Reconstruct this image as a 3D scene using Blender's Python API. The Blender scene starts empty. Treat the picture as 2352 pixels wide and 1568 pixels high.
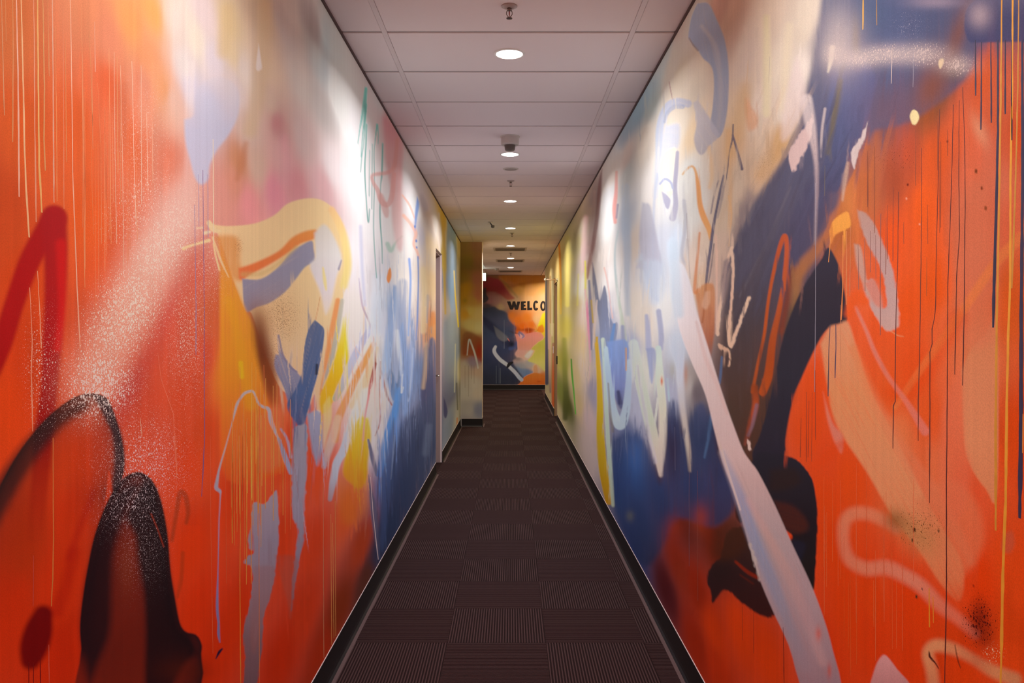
import bpy, bmesh, math, random
import numpy as np

# ------------------------------------------------------------------ camera, world, exposure
S = bpy.context.scene
C = S.collection
F, CX, CY = 1848.0, 1173.0, 757.0          # focal length and vanishing point in pixels of the 2352x1568 photo
EYE, HC = 1.59, 1.44                        # eye height, ceiling above the eye
H = EYE + HC                                # ceiling height 3.03 m
WL, WR = 0.824, 0.803                       # left and right wall, from the camera's axis
Y_END = 21.3                                # the painted end wall
Y_BACK = -2.6                               # the corridor goes on behind the camera
Y_PIL = 13.2                                # face of the projecting wall on the left
Y_RE = 18.8                                 # the right wall ends, the lobby opens

cam_d = bpy.data.cameras.new('camera')
cam = bpy.data.objects.new('camera', cam_d); C.objects.link(cam)
cam.location = (0, 0, EYE); cam.rotation_euler = (math.pi/2, 0, 0)
cam_d.sensor_width = 36.0; cam_d.lens = 36.0*F/2352.0
cam_d.shift_x = (2352/2 - CX)/2352.0
cam_d.shift_y = -(1568/2 - CY)/2352.0
cam_d.clip_start = 0.02; cam_d.clip_end = 100
S.camera = cam

w = bpy.data.worlds.new('world'); S.world = w; w.use_nodes = True
w.node_tree.nodes['Background'].inputs[0].default_value = (0.02, 0.018, 0.017, 1)
w.node_tree.nodes['Background'].inputs[1].default_value = 0.2

S.view_settings.view_transform = 'Standard'; S.view_settings.look = 'None'
S.view_settings.gamma = 1.0; S.view_settings.use_curve_mapping = False
S.view_settings.exposure = 0.0
S.cycles.diffuse_bounces = 4; S.cycles.glossy_bounces = 2; S.cycles.max_bounces = 5
S.cycles.use_adaptive_sampling = True; S.cycles.adaptive_threshold = 0.1
LAMP_W = 22.8                               # power of each downlight
LAMP_COL = (1.06, 0.99, 1.07)                # the lamps near the camera
LAMP_WARM = (1.0, 0.90, 0.74)               # the farther lamps are warmer

# ------------------------------------------------------------------ helpers
def lin(h):
    r = []
    for k in (0, 2, 4):
        c = int(h[k:k+2], 16)/255.0
        r.append(c/12.92 if c <= 0.04045 else ((c+0.055)/1.055)**2.4)
    return np.array(r)

def mat(name, col, rough=0.6, metal=0.0, spec=0.4, noise=0.0, nscale=40.0, emit=None, estr=0.0, bump=0.0):
    m = bpy.data.materials.new(name); m.use_nodes = True
    nt = m.node_tree; b = nt.nodes['Principled BSDF']
    c = tuple(lin(col)) + (1,)
    b.inputs['Base Color'].default_value = c
    b.inputs['Roughness'].default_value = rough; b.inputs['Metallic'].default_value = metal
    b.inputs['Specular IOR Level'].default_value = spec
    if noise or bump:
        tc = nt.nodes.new('ShaderNodeTexCoord'); n = nt.nodes.new('ShaderNodeTexNoise')
        n.inputs['Scale'].default_value = nscale; n.inputs['Detail'].default_value = 4
        nt.links.new(tc.outputs['Object'], n.inputs['Vector'])
        if noise:
            mr = nt.nodes.new('ShaderNodeMapRange')
            mr.inputs['To Min'].default_value = 1-noise; mr.inputs['To Max'].default_value = 1+noise
            nt.links.new(n.outputs['Fac'], mr.inputs['Value'])
            vm = nt.nodes.new('ShaderNodeVectorMath'); vm.operation = 'SCALE'
            vm.inputs[0].default_value = c[:3]
            nt.links.new(mr.outputs['Result'], vm.inputs['Scale'])
            nt.links.new(vm.outputs['Vector'], b.inputs['Base Color'])
        if bump:
            bp = nt.nodes.new('ShaderNodeBump'); bp.inputs['Strength'].default_value = bump
            bp.inputs['Distance'].default_value = 0.002
            nt.links.new(n.outputs['Fac'], bp.inputs['Height']); nt.links.new(bp.outputs['Normal'], b.inputs['Normal'])
    if emit:
        b.inputs['Emission Color'].default_value = tuple(lin(emit)) + (1,)
        b.inputs['Emission Strength'].default_value = estr
    return m

def link(o, parent=None, mats=None):
    C.objects.link(o)
    if parent is not None: o.parent = parent
    return o

def obj(name, bm, m, parent=None, smooth=False):
    me = bpy.data.meshes.new(name)
    bmesh.ops.recalc_face_normals(bm, faces=bm.faces[:])
    if smooth:
        for f in bm.faces: f.smooth = True
    bm.to_mesh(me); bm.free()
    me.materials.append(m)
    return link(bpy.data.objects.new(name, me), parent)

def tag(o, label, cat, group=None):
    o['label'] = label; o['category'] = cat
    if group: o['group'] = group
    return o

def struct(o, label=None):
    o['kind'] = 'structure'
    if label: o['label'] = label
    return o

def empty(name, loc=(0, 0, 0)):
    o = bpy.data.objects.new(name, None); o.location = loc; o.empty_display_size = 0.05
    return link(o)

def box(bm, x0, x1, y0, y1, z0, z1, bev=0.0):
    vs = [bm.verts.new(p) for p in ((x0,y0,z0),(x1,y0,z0),(x1,y1,z0),(x0,y1,z0),(x0,y0,z1),(x1,y0,z1),(x1,y1,z1),(x0,y1,z1))]
    fs = [bm.faces.new([vs[i] for i in q]) for q in ((0,3,2,1),(4,5,6,7),(0,1,5,4),(1,2,6,5),(2,3,7,6),(3,0,4,7))]
    if bev:
        es = list({e for f in fs for e in f.edges})
        bmesh.ops.bevel(bm, geom=es, offset=bev, segments=1, affect='EDGES')

def bxm(*a, bev=0.0):
    bm = bmesh.new(); box(bm, *a, bev=bev); return bm

def lathe(bm, prof, seg=28, c=(0, 0, 0), axis='z', cap=True):
    rings = []
    for r, h in prof:
        ring = []
        for k in range(seg):
            t = 2*math.pi*k/seg
            p = (r*math.cos(t), r*math.sin(t), h) if axis == 'z' else ((h, r*math.cos(t), r*math.sin(t)) if axis == 'x' else (r*math.cos(t), h, r*math.sin(t)))
            ring.append(bm.verts.new((p[0]+c[0], p[1]+c[1], p[2]+c[2])))
        rings.append(ring)
    for a, b in zip(rings, rings[1:]):
        for k in range(seg):
            bm.faces.new((a[k], a[(k+1) % seg], b[(k+1) % seg], b[k]))
    if cap:
        bm.faces.new(rings[0][::-1]); bm.faces.new(rings[-1])

def tube(bm, pts, r, seg=8):
    import mathutils
    P = [mathutils.Vector(p) for p in pts]; prev = None; rings = []
    for i, p in enumerate(P):
        d = (P[min(i+1, len(P)-1)] - P[max(i-1, 0)]).normalized()
        up = mathutils.Vector((0, 0, 1)) if abs(d.z) < .9 else mathutils.Vector((1, 0, 0))
        a = d.cross(up).normalized(); b = d.cross(a).normalized()
        if prev is not None and a.dot(prev) < 0: a, b = -a, -b
        prev = a
        rings.append([bm.verts.new(p + r*(math.cos(2*math.pi*k/seg)*a + math.sin(2*math.pi*k/seg)*b)) for k in range(seg)])
    for a, b in zip(rings, rings[1:]):
        for k in range(seg): bm.faces.new((a[k], a[(k+1) % seg], b[(k+1) % seg], b[k]))
    bm.faces.new(rings[0][::-1]); bm.faces.new(rings[-1])

# ------------------------------------------------------------------ mural painter
# The murals are flat paint on flat walls. Their shapes are given as survey pixels of the photograph; the wall each shape
# lies on gives its distance. A Painter holds the wall's points and lays the coats of paint over one another.
def _hash(i, j, s):
    n = (i*374761393 + j*668265263 + s*1442695041) & 0x7fffffff
    n = ((n ^ (n >> 13))*1274126177) & 0x7fffffff
    return ((n ^ (n >> 16)) & 0xffff)/65535.0

def noise2(x, y, s=0):
    i = np.floor(x).astype(np.int64); j = np.floor(y).astype(np.int64)
    fx = x-i; fy = y-j; fx = fx*fx*(3-2*fx); fy = fy*fy*(3-2*fy)
    a = _hash(i, j, s); b = _hash(i+1, j, s); c = _hash(i, j+1, s); d = _hash(i+1, j+1, s)
    return (a+(b-a)*fx)*(1-fy) + (c+(d-c)*fx)*fy

def sstep(x, a, b):
    t = np.clip((x-a)/(b-a+1e-9), 0, 1); return t*t*(3-2*t)

def crom(pts, n=6):
    P = np.array(pts, float)
    if len(P) < 3: return P
    Q = np.vstack([2*P[0]-P[1], P, 2*P[-1]-P[-2]]); out = []
    for k in range(1, len(Q)-2):
        p0, p1, p2, p3 = Q[k-1], Q[k], Q[k+1], Q[k+2]
        for t in np.arange(n)/n:
            out.append(.5*((2*p1)+(p2-p0)*t+(2*p0-5*p1+4*p2-p3)*t*t+(3*p1-p0-3*p2+p3)*t**3))
    out.append(P[-1]); return np.array(out)

# share of the lamps' light that falls on the wall at each height: a colour seen in the photo is divided by it to get the paint's own colour
LZ = np.array([.2, .35, .65, .95, 1.25, 1.55, 1.85, 2.15, 2.4, 2.6, 2.78, 2.93, 3.03])
LT = np.array([1.15, .93, .98])             # the light in the corridor is tinted by the red walls
LE = np.array([.36, .38, .42, .46, .55, .66, .80, .95, .90, .76, .55, .42, .36])

class Painter:
    def __init__(s, u, v, along, z):
        s.u, s.v, s.along, s.z = u, v, along, z
        s.col = np.zeros((len(u), 3)); s.spr = np.zeros((len(u), 4)); s.spr[:, :3] = 1; s.gain = 1.0
    def base(s, pts, ln=None, p=1.7, axes=None):
        A, B = axes(s.u, s.v)
        num = np.zeros_like(s.col); den = np.zeros(len(s.u))
        for u, v, h in pts:
            a, b = axes(np.array([float(u)]), np.array([float(v)]))
            wgt = 1.0/((A-a)**2+(B-b)**2+60.0)**p
            num += wgt[:, None]*lin(h); den += wgt
        s.col = num/den[:, None]
        # uneven rolled and brushed ground coat
        n = (noise2(s.u/46, s.v/90, 11)-.5)*.09+(noise2(s.u/7, s.v/170, 12)-.5)*.07+(noise2(s.u/17, s.v/30, 13)-.5)*.03
        s.col *= (1+n)[:, None]
    def feather(s, reg, n, seed, r=(1.5, 4.5), ln=(30, 90), a=(.35, .8), slant=.12, lean=0.0, var=.12):
        """dry brush: drag the colour found at a point along a short bristly stroke"""
        q = random.Random(seed); u0, u1, v0, v1 = reg
        ix = np.nonzero((s.u > u0) & (s.u < u1) & (s.v > v0) & (s.v < v1))[0]
        if not len(ix): return
        for _ in range(n):
            i = ix[q.randrange(len(ix))]; u, v = s.u[i], s.v[i]; c = s.col[i]*q.uniform(1-var, 1+var)
            k = np.clip(np.abs(u-CX)/420, .3, 1.3); R = q.uniform(*r)*k; L = q.uniform(*ln)*q.choice((-1, 1)); t = lean+q.uniform(-slant, slant)
            P = np.array([(u, v), (u+t*L, v+L)]); g = s._sel(P, R+3)
            if not len(g): continue
            f = (s.v[g]-v)/L; x = (s.u[g]-u-t*L*np.clip(f, 0, 1))/R
            al = (1-sstep(np.abs(x), .6, 1.1))*sstep(f, -.02, .05)*(1-sstep(f, .45, 1.0))*q.uniform(*a)
            al = al*np.clip(.35+1.1*noise2(x*4+i % 97, f*1.5, seed), 0, 1)
            s._mix(g, al, c)
    def _sel(s, P, pad):
        lo = P[:, :2].min(0)-pad; hi = P[:, :2].max(0)+pad
        return np.nonzero((s.u > lo[0]) & (s.u < hi[0]) & (s.v > lo[1]) & (s.v < hi[1]))[0]
    def _mix(s, ix, a, col):
        s.col[ix] = s.col[ix]*(1-a[:, None]) + col*a[:, None]
    def _cols(s, cols, t):
        if isinstance(cols, str): return lin(cols)
        L = np.array([lin(c) for c in cols]); x = np.clip(t, 0, 1)*(len(L)-1)
        k = np.minimum(x.astype(int), len(L)-2); f = (x-k)[:, None]
        return L[k]*(1-f)+L[k+1]*f
    def _streak(s, ix, amt, seed):
        if not amt: return 1.0
        n = noise2(s.u[ix]*.45+seed*17, s.v[ix]*.012, seed)*.6 + noise2(s.u[ix]*.16+seed*7, s.v[ix]*.006, seed+5)*.4
        return np.clip(1-amt+2.0*amt*n, 0, 1)
    def stroke(s, pts, cols, a=1.0, soft=2.5, bris=0.0, rough=0.0, streak=0.0, seed=1, smooth=True, fade=None):
        P = crom(pts) if smooth else np.array(pts, float)
        R = np.maximum(P[:, 2], .4); ix = s._sel(P, R.max()+soft*2+rough*2+2)
        if not len(ix): return
        x, y = s.u[ix], s.v[ix]
        best = np.full(len(ix), 1e9); lat = np.zeros(len(ix)); arc = np.zeros(len(ix))
        L = np.r_[0, np.cumsum(np.hypot(*np.diff(P[:, :2], axis=0).T))]
        for k in range(len(P)-1):
            ax, ay = P[k, :2]; dx, dy = P[k+1, :2]-P[k, :2]; q = dx*dx+dy*dy+1e-9
            t = np.clip(((x-ax)*dx+(y-ay)*dy)/q, 0, 1)
            ex, ey = x-ax-t*dx, y-ay-t*dy; r = R[k]+(R[k+1]-R[k])*t
            d = np.hypot(ex, ey)-r; mk = d < best
            best[mk] = d[mk]; lat[mk] = ((dx*ey-dy*ex)/math.sqrt(q)/r)[mk]; arc[mk] = (L[k]+t*math.sqrt(q))[mk]
        if rough: best = best+rough*(noise2(x*.25, y*.12, seed)-.5)*2
        al = a*(1-sstep(best, -soft, soft))*s._streak(ix, streak, seed)
        if bris:
            n = noise2(lat*7+seed, arc*.012, seed)*.6+noise2(lat*17+seed, arc*.02, seed+1)*.4
            al = al*np.clip(1-bris+bris*2.2*n, 0, 1)
        tt = arc/(L[-1]+1e-9)
        if fade: al = al*np.interp(tt, *fade)
        s._mix(ix, al, s._cols(cols, tt))
    def poly(s, pts, cols, a=1.0, soft=2.5, rough=0.0, streak=0.0, seed=1, smooth=True, rim=None, vfade=None, bris=0.0, ang=None, nrim=None):
        P = np.array(pts, float)
        if smooth:
            Q = crom(np.vstack([P, P[:1]]), 4)[:-1]
        else: Q = P
        ix = s._sel(Q, soft*2+rough*2+2)
        if not len(ix): return
        x, y = s.u[ix], s.v[ix]; ins = np.zeros(len(ix), bool); d2 = np.full(len(ix), 1e12); dr = np.full(len(ix), 1e12)
        n = len(Q); lim = n if nrim is None else (nrim*4 if smooth else nrim)
        for k in range(n):
            ax, ay = Q[k]; bx, by = Q[(k+1) % n]
            if ay != by:
                ins ^= ((ay > y) != (by > y)) & (x < (bx-ax)*(y-ay)/(by-ay)+ax)
            dx, dy = bx-ax, by-ay
            t = np.clip(((x-ax)*dx+(y-ay)*dy)/(dx*dx+dy*dy+1e-9), 0, 1)
            q = (x-ax-t*dx)**2+(y-ay-t*dy)**2
            d2 = np.minimum(d2, q)
            if k < lim: dr = np.minimum(dr, q)
        d = np.sqrt(d2)*np.where(ins, -1, 1)
        if rough: d = d+rough*(noise2(x*.22, y*.1, seed)-.5)*2
        al = a*(1-sstep(d, -soft, soft))*s._streak(ix, streak, seed)
        if rim: al = al*np.exp(-np.sqrt(dr)/rim)
        if vfade: al = al*np.interp(y, *vfade)
        if bris:
            c, g = math.cos(ang or math.pi/2), math.sin(ang or math.pi/2)
            lt = -x*g+y*c; ar = x*c+y*g
            nn = noise2(lt*.35, ar*.012, seed)*.6+noise2(lt*.9, ar*.02, seed+3)*.4
            al = al*np.clip(1-bris+bris*2.2*nn, 0, 1)
        y0, y1 = Q[:, 1].min(), Q[:, 1].max()
        s._mix(ix, al, s._cols(cols, (y-y0)/(y1-y0+1e-9)))
    def blob(s, u, v, ru, rv, col, a=0.8, tilt=0.0, p=1.0, streak=0.0, seed=2):
        r = 2.6*max(ru, rv); ix = s._sel(np.array([[u-r, v-r], [u+r, v+r]], float), 0)
        if not len(ix): return
        x, y = s.u[ix]-u, s.v[ix]-v; c, g = math.cos(tilt), math.sin(tilt)
        q = ((x*c+y*g)/ru)**2+((-x*g+y*c)/rv)**2
        s._mix(ix, a*np.exp(-q**p)*s._streak(ix, streak, seed), lin(col))
    def spray(s, u, v, ru, rv, col, d=0.8, tilt=0.0, mist=0.0):
        r = 2.6*max(ru, rv); ix = s._sel(np.array([[u-r, v-r], [u+r, v+r]], float), 0)
        if not len(ix): return
        x, y = s.u[ix]-u, s.v[ix]-v; c, g = math.cos(tilt), math.sin(tilt)
        q = np.exp(-((x*c+y*g)/ru)**2-((-x*g+y*c)/rv)**2)*d
        m = q > s.spr[ix, 3]
        s.spr[ix[m], :3] = lin(col)
        s.spr[ix, 3] = np.maximum(s.spr[ix, 3], q)
        if mist: s._mix(ix, q*mist/d, lin(col))
    def dots(s, lst):
        for u, v, r, h in lst: s.stroke([(u, v-r*.6, r), (u, v+r*.6, r)], h, soft=1.2, smooth=False)
    def albedo(s):
        e = np.interp(s.z, LZ, LE)[:, None]
        c = s.col/(e*s.gain*LT)
        return np.maximum(c*np.minimum(1, .87/np.maximum(c.max(1), 1e-6))[:, None], .005)
    def spray_albedo(s):
        e = np.interp(s.z, LZ, LE)[:, None]
        o = s.spr.copy(); o[:, :3] = np.clip(o[:, :3]/e/LT, .006, .9); return o

def mural_mat(name):
    m = bpy.data.materials.new(name); m.use_nodes = True; nt = m.node_tree; N = nt.nodes; K = nt.links.new
    b = N['Principled BSDF']; b.inputs['Roughness'].default_value = .6; b.inputs['Specular IOR Level'].default_value = .05
    pa = N.new('ShaderNodeAttribute'); pa.attribute_name = 'paint'
    sp = N.new('ShaderNodeAttribute'); sp.attribute_name = 'spray'
    tc = N.new('ShaderNodeTexCoord')
    # fine vertical run of thinned paint
    mp = N.new('ShaderNodeMapping'); mp.inputs['Scale'].default_value = (55, 55, .8); K(tc.outputs['Object'], mp.inputs['Vector'])
    n1 = N.new('ShaderNodeTexNoise'); n1.inputs['Scale'].default_value = 1.0; n1.inputs['Detail'].default_value = 1; K(mp.outputs['Vector'], n1.inputs['Vector'])
    n2 = N.new('ShaderNodeTexNoise'); n2.inputs['Scale'].default_value = 420; n2.inputs['Detail'].default_value = 0; K(tc.outputs['Object'], n2.inputs['Vector'])
    r1 = N.new('ShaderNodeMapRange'); r1.inputs['From Min'].default_value = .3; r1.inputs['From Max'].default_value = .7
    r1.inputs['To Min'].default_value = .975; r1.inputs['To Max'].default_value = 1.025; K(n1.outputs['Fac'], r1.inputs['Value'])
    r2 = N.new('ShaderNodeMapRange'); r2.inputs['From Min'].default_value = .3; r2.inputs['From Max'].default_value = .7
    r2.inputs['To Min'].default_value = .94; r2.inputs['To Max'].default_value = 1.06; K(n2.outputs['Fac'], r2.inputs['Value'])
    mu = N.new('ShaderNodeMath'); mu.operation = 'MULTIPLY'; K(r1.outputs[0], mu.inputs[0]); K(r2.outputs[0], mu.inputs[1])
    sc = N.new('ShaderNodeVectorMath'); sc.operation = 'SCALE'; K(pa.outputs['Color'], sc.inputs[0]); K(mu.outputs[0], sc.inputs['Scale'])
    col = sc.outputs['Vector']
    sy = N.new('ShaderNodeSeparateXYZ'); K(tc.outputs['Object'], sy.inputs[0]); ad = N.new('ShaderNodeMath'); K(sy.outputs['X'], ad.inputs[0]); K(sy.outputs['Y'], ad.inputs[1])
    cb = N.new('ShaderNodeCombineXYZ'); K(ad.outputs[0], cb.inputs['X']); K(sy.outputs['Z'], cb.inputs['Y'])
    for scale, k in ((125, .52), (300, .60)):     # spattered drops, as dense as the sprayed coat there
        vo = N.new('ShaderNodeTexVoronoi'); vo.voronoi_dimensions = '2D'; vo.inputs['Scale'].default_value = scale; K(cb.outputs[0], vo.inputs['Vector'])
        sx = N.new('ShaderNodeSeparateColor'); K(vo.outputs['Color'], sx.inputs[0])
        th = N.new('ShaderNodeMath'); th.operation = 'POWER'; K(sx.outputs[0], th.inputs[0]); th.inputs[1].default_value = 1.4
        t2 = N.new('ShaderNodeMath'); t2.operation = 'MULTIPLY'; K(th.outputs[0], t2.inputs[0]); K(sp.outputs['Alpha'], t2.inputs[1])
        t3 = N.new('ShaderNodeMath'); t3.operation = 'MULTIPLY'; K(t2.outputs[0], t3.inputs[0]); t3.inputs[1].default_value = k
        df = N.new('ShaderNodeMath'); df.operation = 'SUBTRACT'; K(t3.outputs[0], df.inputs[0]); K(vo.outputs['Distance'], df.inputs[1])
        rg = N.new('ShaderNodeMapRange'); rg.inputs['From Min'].default_value = -.01; rg.inputs['From Max'].default_value = .05; rg.inputs['To Max'].default_value = .92
        K(df.outputs[0], rg.inputs['Value'])
        mx = N.new('ShaderNodeMix'); mx.data_type = 'RGBA'; K(rg.outputs[0], mx.inputs['Factor']); K(col, mx.inputs['A']); K(sp.outputs['Color'], mx.inputs['B'])
        col = mx.outputs['Result']
    K(col, b.inputs['Base Color'])
    return m

def patches(zones, to_xyz):
    """flat wall patches; zones = (list of along-wall stations, list of heights)"""
    V, Fc, A, Z = [], [], [], []; off = 0
    for ys, zs in zones:
        ys = np.asarray(ys); zs = np.asarray(zs); n, m = len(ys), len(zs)
        a = np.repeat(ys, m); z = np.tile(zs, n); A.append(a); Z.append(z)
        i = (np.arange(n-1)[:, None]*m+np.arange(m-1)[None, :]).ravel()+off
        Fc.append(np.stack([i, i+1, i+m+1, i+m], 1)); off += n*m
    A = np.concatenate(A); Z = np.concatenate(Z); Fc = np.concatenate(Fc)
    return to_xyz(A, Z), Fc, A, Z

def mural_mesh(name, co, faces, painter, m, flip=False):
    if flip: faces = faces[:, ::-1]
    me = bpy.data.meshes.new(name)
    me.vertices.add(len(co)); me.vertices.foreach_set('co', np.asarray(co, np.float32).ravel())
    me.loops.add(faces.size); me.loops.foreach_set('vertex_index', faces.astype(np.int32).ravel())
    me.polygons.add(len(faces)); me.polygons.foreach_set('loop_start', np.arange(0, faces.size, 4, dtype=np.int32))
    me.polygons.foreach_set('loop_total', np.full(len(faces), 4, np.int32))
    me.update(calc_edges=True)
    for nm, arr in (('paint', np.c_[painter.albedo(), np.ones(len(co))]), ('spray', painter.spray_albedo())):
        at = me.color_attributes.new(nm, 'FLOAT_COLOR', 'POINT'); at.data.foreach_set('color', arr.astype(np.float32).ravel())
    me.materials.append(m)
    return link(bpy.data.objects.new(name, me))

# ------------------------------------------------------------------ the left wall and its mural
D1A, D1B, D1T = 8.85, 9.65, 2.49           # left door opening
D2A, D2B, D2T = 13.9, 14.85, 2.43          # right door opening
MURAL = mural_mat('mural_paint')
def sta(W, d0, d1, step):
    n = max(2, int(round(abs(d0-d1)/step))+1); return F*W/np.linspace(d0, d1, n)
def rows(*segs):
    out = []
    for a, b, st in segs: out.append(np.linspace(a, b, max(2, int(round((b-a)/st))+1))[:-1])
    return np.append(np.concatenate(out), segs[-1][1])
def wall_axes(W):
    def f(u, v):
        d = np.maximum(np.abs(u-CX), 60.0); return np.log(d)*600, (EYE-(v-CY)*W/d)*400
    return f
def side_wall(sign, W, zones):
    co, fc, A, Z = patches(zones, lambda a, z: np.c_[np.full(len(a), sign*W), a, z])
    Yc = np.maximum(A, 1.0)
    return co, fc, Painter(CX+sign*F*W/Yc, CY-(Z-EYE)*F/Yc, A, Z)
def dd(W, y): return F*W/y

ROWS_N = rows((0, .7, .03), (.7, 2.45, .0022), (2.45, H, .03))
zonesL = [(np.linspace(Y_BACK, 1.2, 24), rows((0, H, .06))),
          (sta(WL, dd(WL, 1.2), dd(WL, 1.9), 2.0), ROWS_N),
          (sta(WL, dd(WL, 1.9), dd(WL, 3.5), 2.0), rows((0, H, .0032))),
          (sta(WL, dd(WL, 3.5), dd(WL, D1A), 1.5), rows((0, H, .005))),
          (sta(WL, dd(WL, D1A), dd(WL, D1B), 1.2), rows((D1T, H, .01))),
          (sta(WL, dd(WL, D1B), dd(WL, Y_PIL), 1.0), rows((0, H, .008))),
          (np.linspace(Y_PIL, Y_END, 20), rows((0, H, .06)))]
co, fc, P = side_wall(-1, WL, zonesL)
P.base([(20,50,'dd7440'),(60,300,'dc5c25'),(20,500,'c84a1e'),(180,300,'e4602a'),(250,200,'e6653a'),(200,20,'e88a60'),(250,90,'ea8a66'),
 (300,50,'f09a5c'),(350,30,'f2a45c'),(340,130,'ee9462'),(330,200,'ec9070'),(405,60,'f2d2c4'),(375,200,'ec9a68'),(400,230,'e8b4a0'),(425,150,'ecd4cc'),(300,330,'e56a3e'),
 (390,380,'e0785a'),(430,470,'e09a8c'),(200,500,'e05a22'),(250,620,'d8501f'),(60,640,'cc4516'),(60,800,'c43c12'),(30,930,'cc4010'),
 (200,780,'cc4a22'),(330,800,'cc4a2c'),(430,620,'cc523a'),(400,760,'c84a30'),(440,900,'c4401c'),(330,930,'c04428'),(350,1020,'c4482c'),
 (430,1060,'c43c14'),(160,1060,'b83812'),(160,1180,'b02e0c'),(140,1330,'b02c0a'),(60,1250,'9c2c0c'),(30,1400,'ac2a0a'),(140,1500,'a02206'),
 (250,1250,'9a2a10'),(290,1350,'8a2812'),(290,1500,'7c200a'),(440,1250,'b8300a'),(450,1400,'b02a08'),(490,1500,'a82606'),(540,1420,'a82808'),
 (530,1150,'b83410'),(470,1000,'c04018'),(470,820,'c8482a'),(500,720,'c85830'),
 (470,30,'f0d0cc'),(530,60,'ecc89c'),(535,120,'ecc8a0'),(450,90,'f6dcc8'),(440,200,'dccad6'),(490,140,'e8d0d4'),(480,250,'cec2d4'),(560,160,'ecd0c4'),(540,200,'e4c8c4'),(570,300,'dcb4a4'),
 (600,40,'d0ac90'),(615,150,'deb89c'),(620,230,'d8b09c'),(640,285,'cc8c88'),(660,60,'c8b0ac'),(720,60,'988484'),(755,100,'b0a8a8'),(690,180,'d4bcb4'),
 (735,150,'b8b0b0'),(740,240,'c0aca8'),(780,230,'ecdcd8'),(765,380,'f0d4d4'),(700,320,'d4aeaa'),(590,380,'deb09c'),(548,370,'d08660'),(540,420,'dc8c74'),
 (570,465,'ec9090'),(630,440,'e68c98'),(680,425,'dc8c90'),(650,360,'dca09c'),(740,430,'e2a8aa'),(505,440,'e09080'),
 (820,300,'f2dede'),(830,450,'f4e0e0'),(820,600,'f0dadc'),(812,720,'eed6d0'),(850,520,'f0dcdc'),(870,230,'a89494'),(895,290,'c08484'),
 (915,390,'d0a8a8'),(935,420,'d8c4c4'),(950,470,'ecdcdc'),(930,560,'eed8d4'),(930,650,'ecd4cc'),(975,470,'b09aa0'),(985,500,'c4a498'),
 (968,540,'c8b4bc'),(985,560,'e2bc9c'),(990,650,'e0b48c'),(993,760,'dc905c'),(1003,520,'ecd4cc'),(1018,500,'c89c4c'),(1035,500,'7c84a4'),(1045,520,'7a8cb8'),(1055,560,'c4a888'),
 (870,640,'dcc8cc'),(880,740,'c8bcc8'),(900,700,'b4b4c8'),(850,780,'e0ccc4'),(840,880,'d8c0b4'),(870,920,'ccb4ac'),(865,1000,'b8a4a4'),
 (520,850,'d87a24'),(560,850,'e08a28'),(600,1000,'d05a24'),(650,1050,'bc3c18'),(720,1080,'b83c1a'),(640,1250,'b03010'),(720,1250,'aa3014'),(700,1400,'a02a10'),(650,1500,'9a2208'),
 (800,1170,'b0401a'),(830,1250,'8c2c14'),(780,1400,'64200c'),(740,1500,'84200a'),(840,1330,'482018'),(870,1260,'2c2638'),
 (900,850,'9090a8'),(900,1000,'5c6c98'),(930,900,'687094'),(930,1100,'232a42'),(960,1000,'2c3048'),(960,860,'6a7498'),(985,900,'4a4868'),(985,1020,'484e68'),(900,1200,'1e243a'),(890,1100,'3c4c74'),
 (1025,650,'90889c'),(1030,760,'8c8a9c'),(1035,900,'544e64'),(1030,980,'6a6878'),(1048,800,'7c7a90'),(1055,850,'a89484'),(1055,950,'90807c'),(1022,600,'b49048')], axes=wall_axes(WL))
P.feather((-60,500,60,1560), 150, 27, r=(4,15), ln=(80,260), a=(.15,.4), slant=.05, var=.2)
# red inverted V
P.stroke([(-60,930,26),(0,800,24),(32,700,23),(66,605,25),(100,540,26),(124,502,29)], ['8c0e0c','a01212','a81414','a41818'], soft=7)
P.stroke([(124,502,30),(128,600,27),(125,700,24),(119,800,22),(112,900,20),(100,1000,22),(92,1100,20),(80,1230,17)], ['a41a1c','a41618','a01014','8c0a0a','8c0c06','84100a'], soft=8, fade=([0,.7,1],[1,.95,.1]))
P.stroke([(140,560,12),(142,700,9),(133,800,8)], 'cc1a18', soft=8, a=.7)
P.stroke([(170,1270,14),(150,1350,14),(130,1400,18)], '8c0e06', soft=12, a=.45)
P.stroke([(215,1130,7),(180,1220,8),(160,1280,8)], '94140a', soft=10, a=.5)
# pale sprayed band
for (u, v, ru, rv, a, h) in ((400,520,52,95,.62,'ecb8a8'),(350,590,60,105,.75,'e8b4a0'),(310,680,58,100,.72,'e0a48e'),(260,780,65,100,.68,'d89880'),(220,870,62,75,.72,'d8947c'),(420,440,40,100,.45,'e8b0a0'),(400,640,30,80,.25,'d89080')):
    P.blob(u, v, ru, rv, h, a, tilt=.5, p=1.1)
P.blob(300,890,30,110,'a02028',.55,tilt=.45); P.blob(385,720,20,90,'c03c38',.4,tilt=.4)
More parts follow.
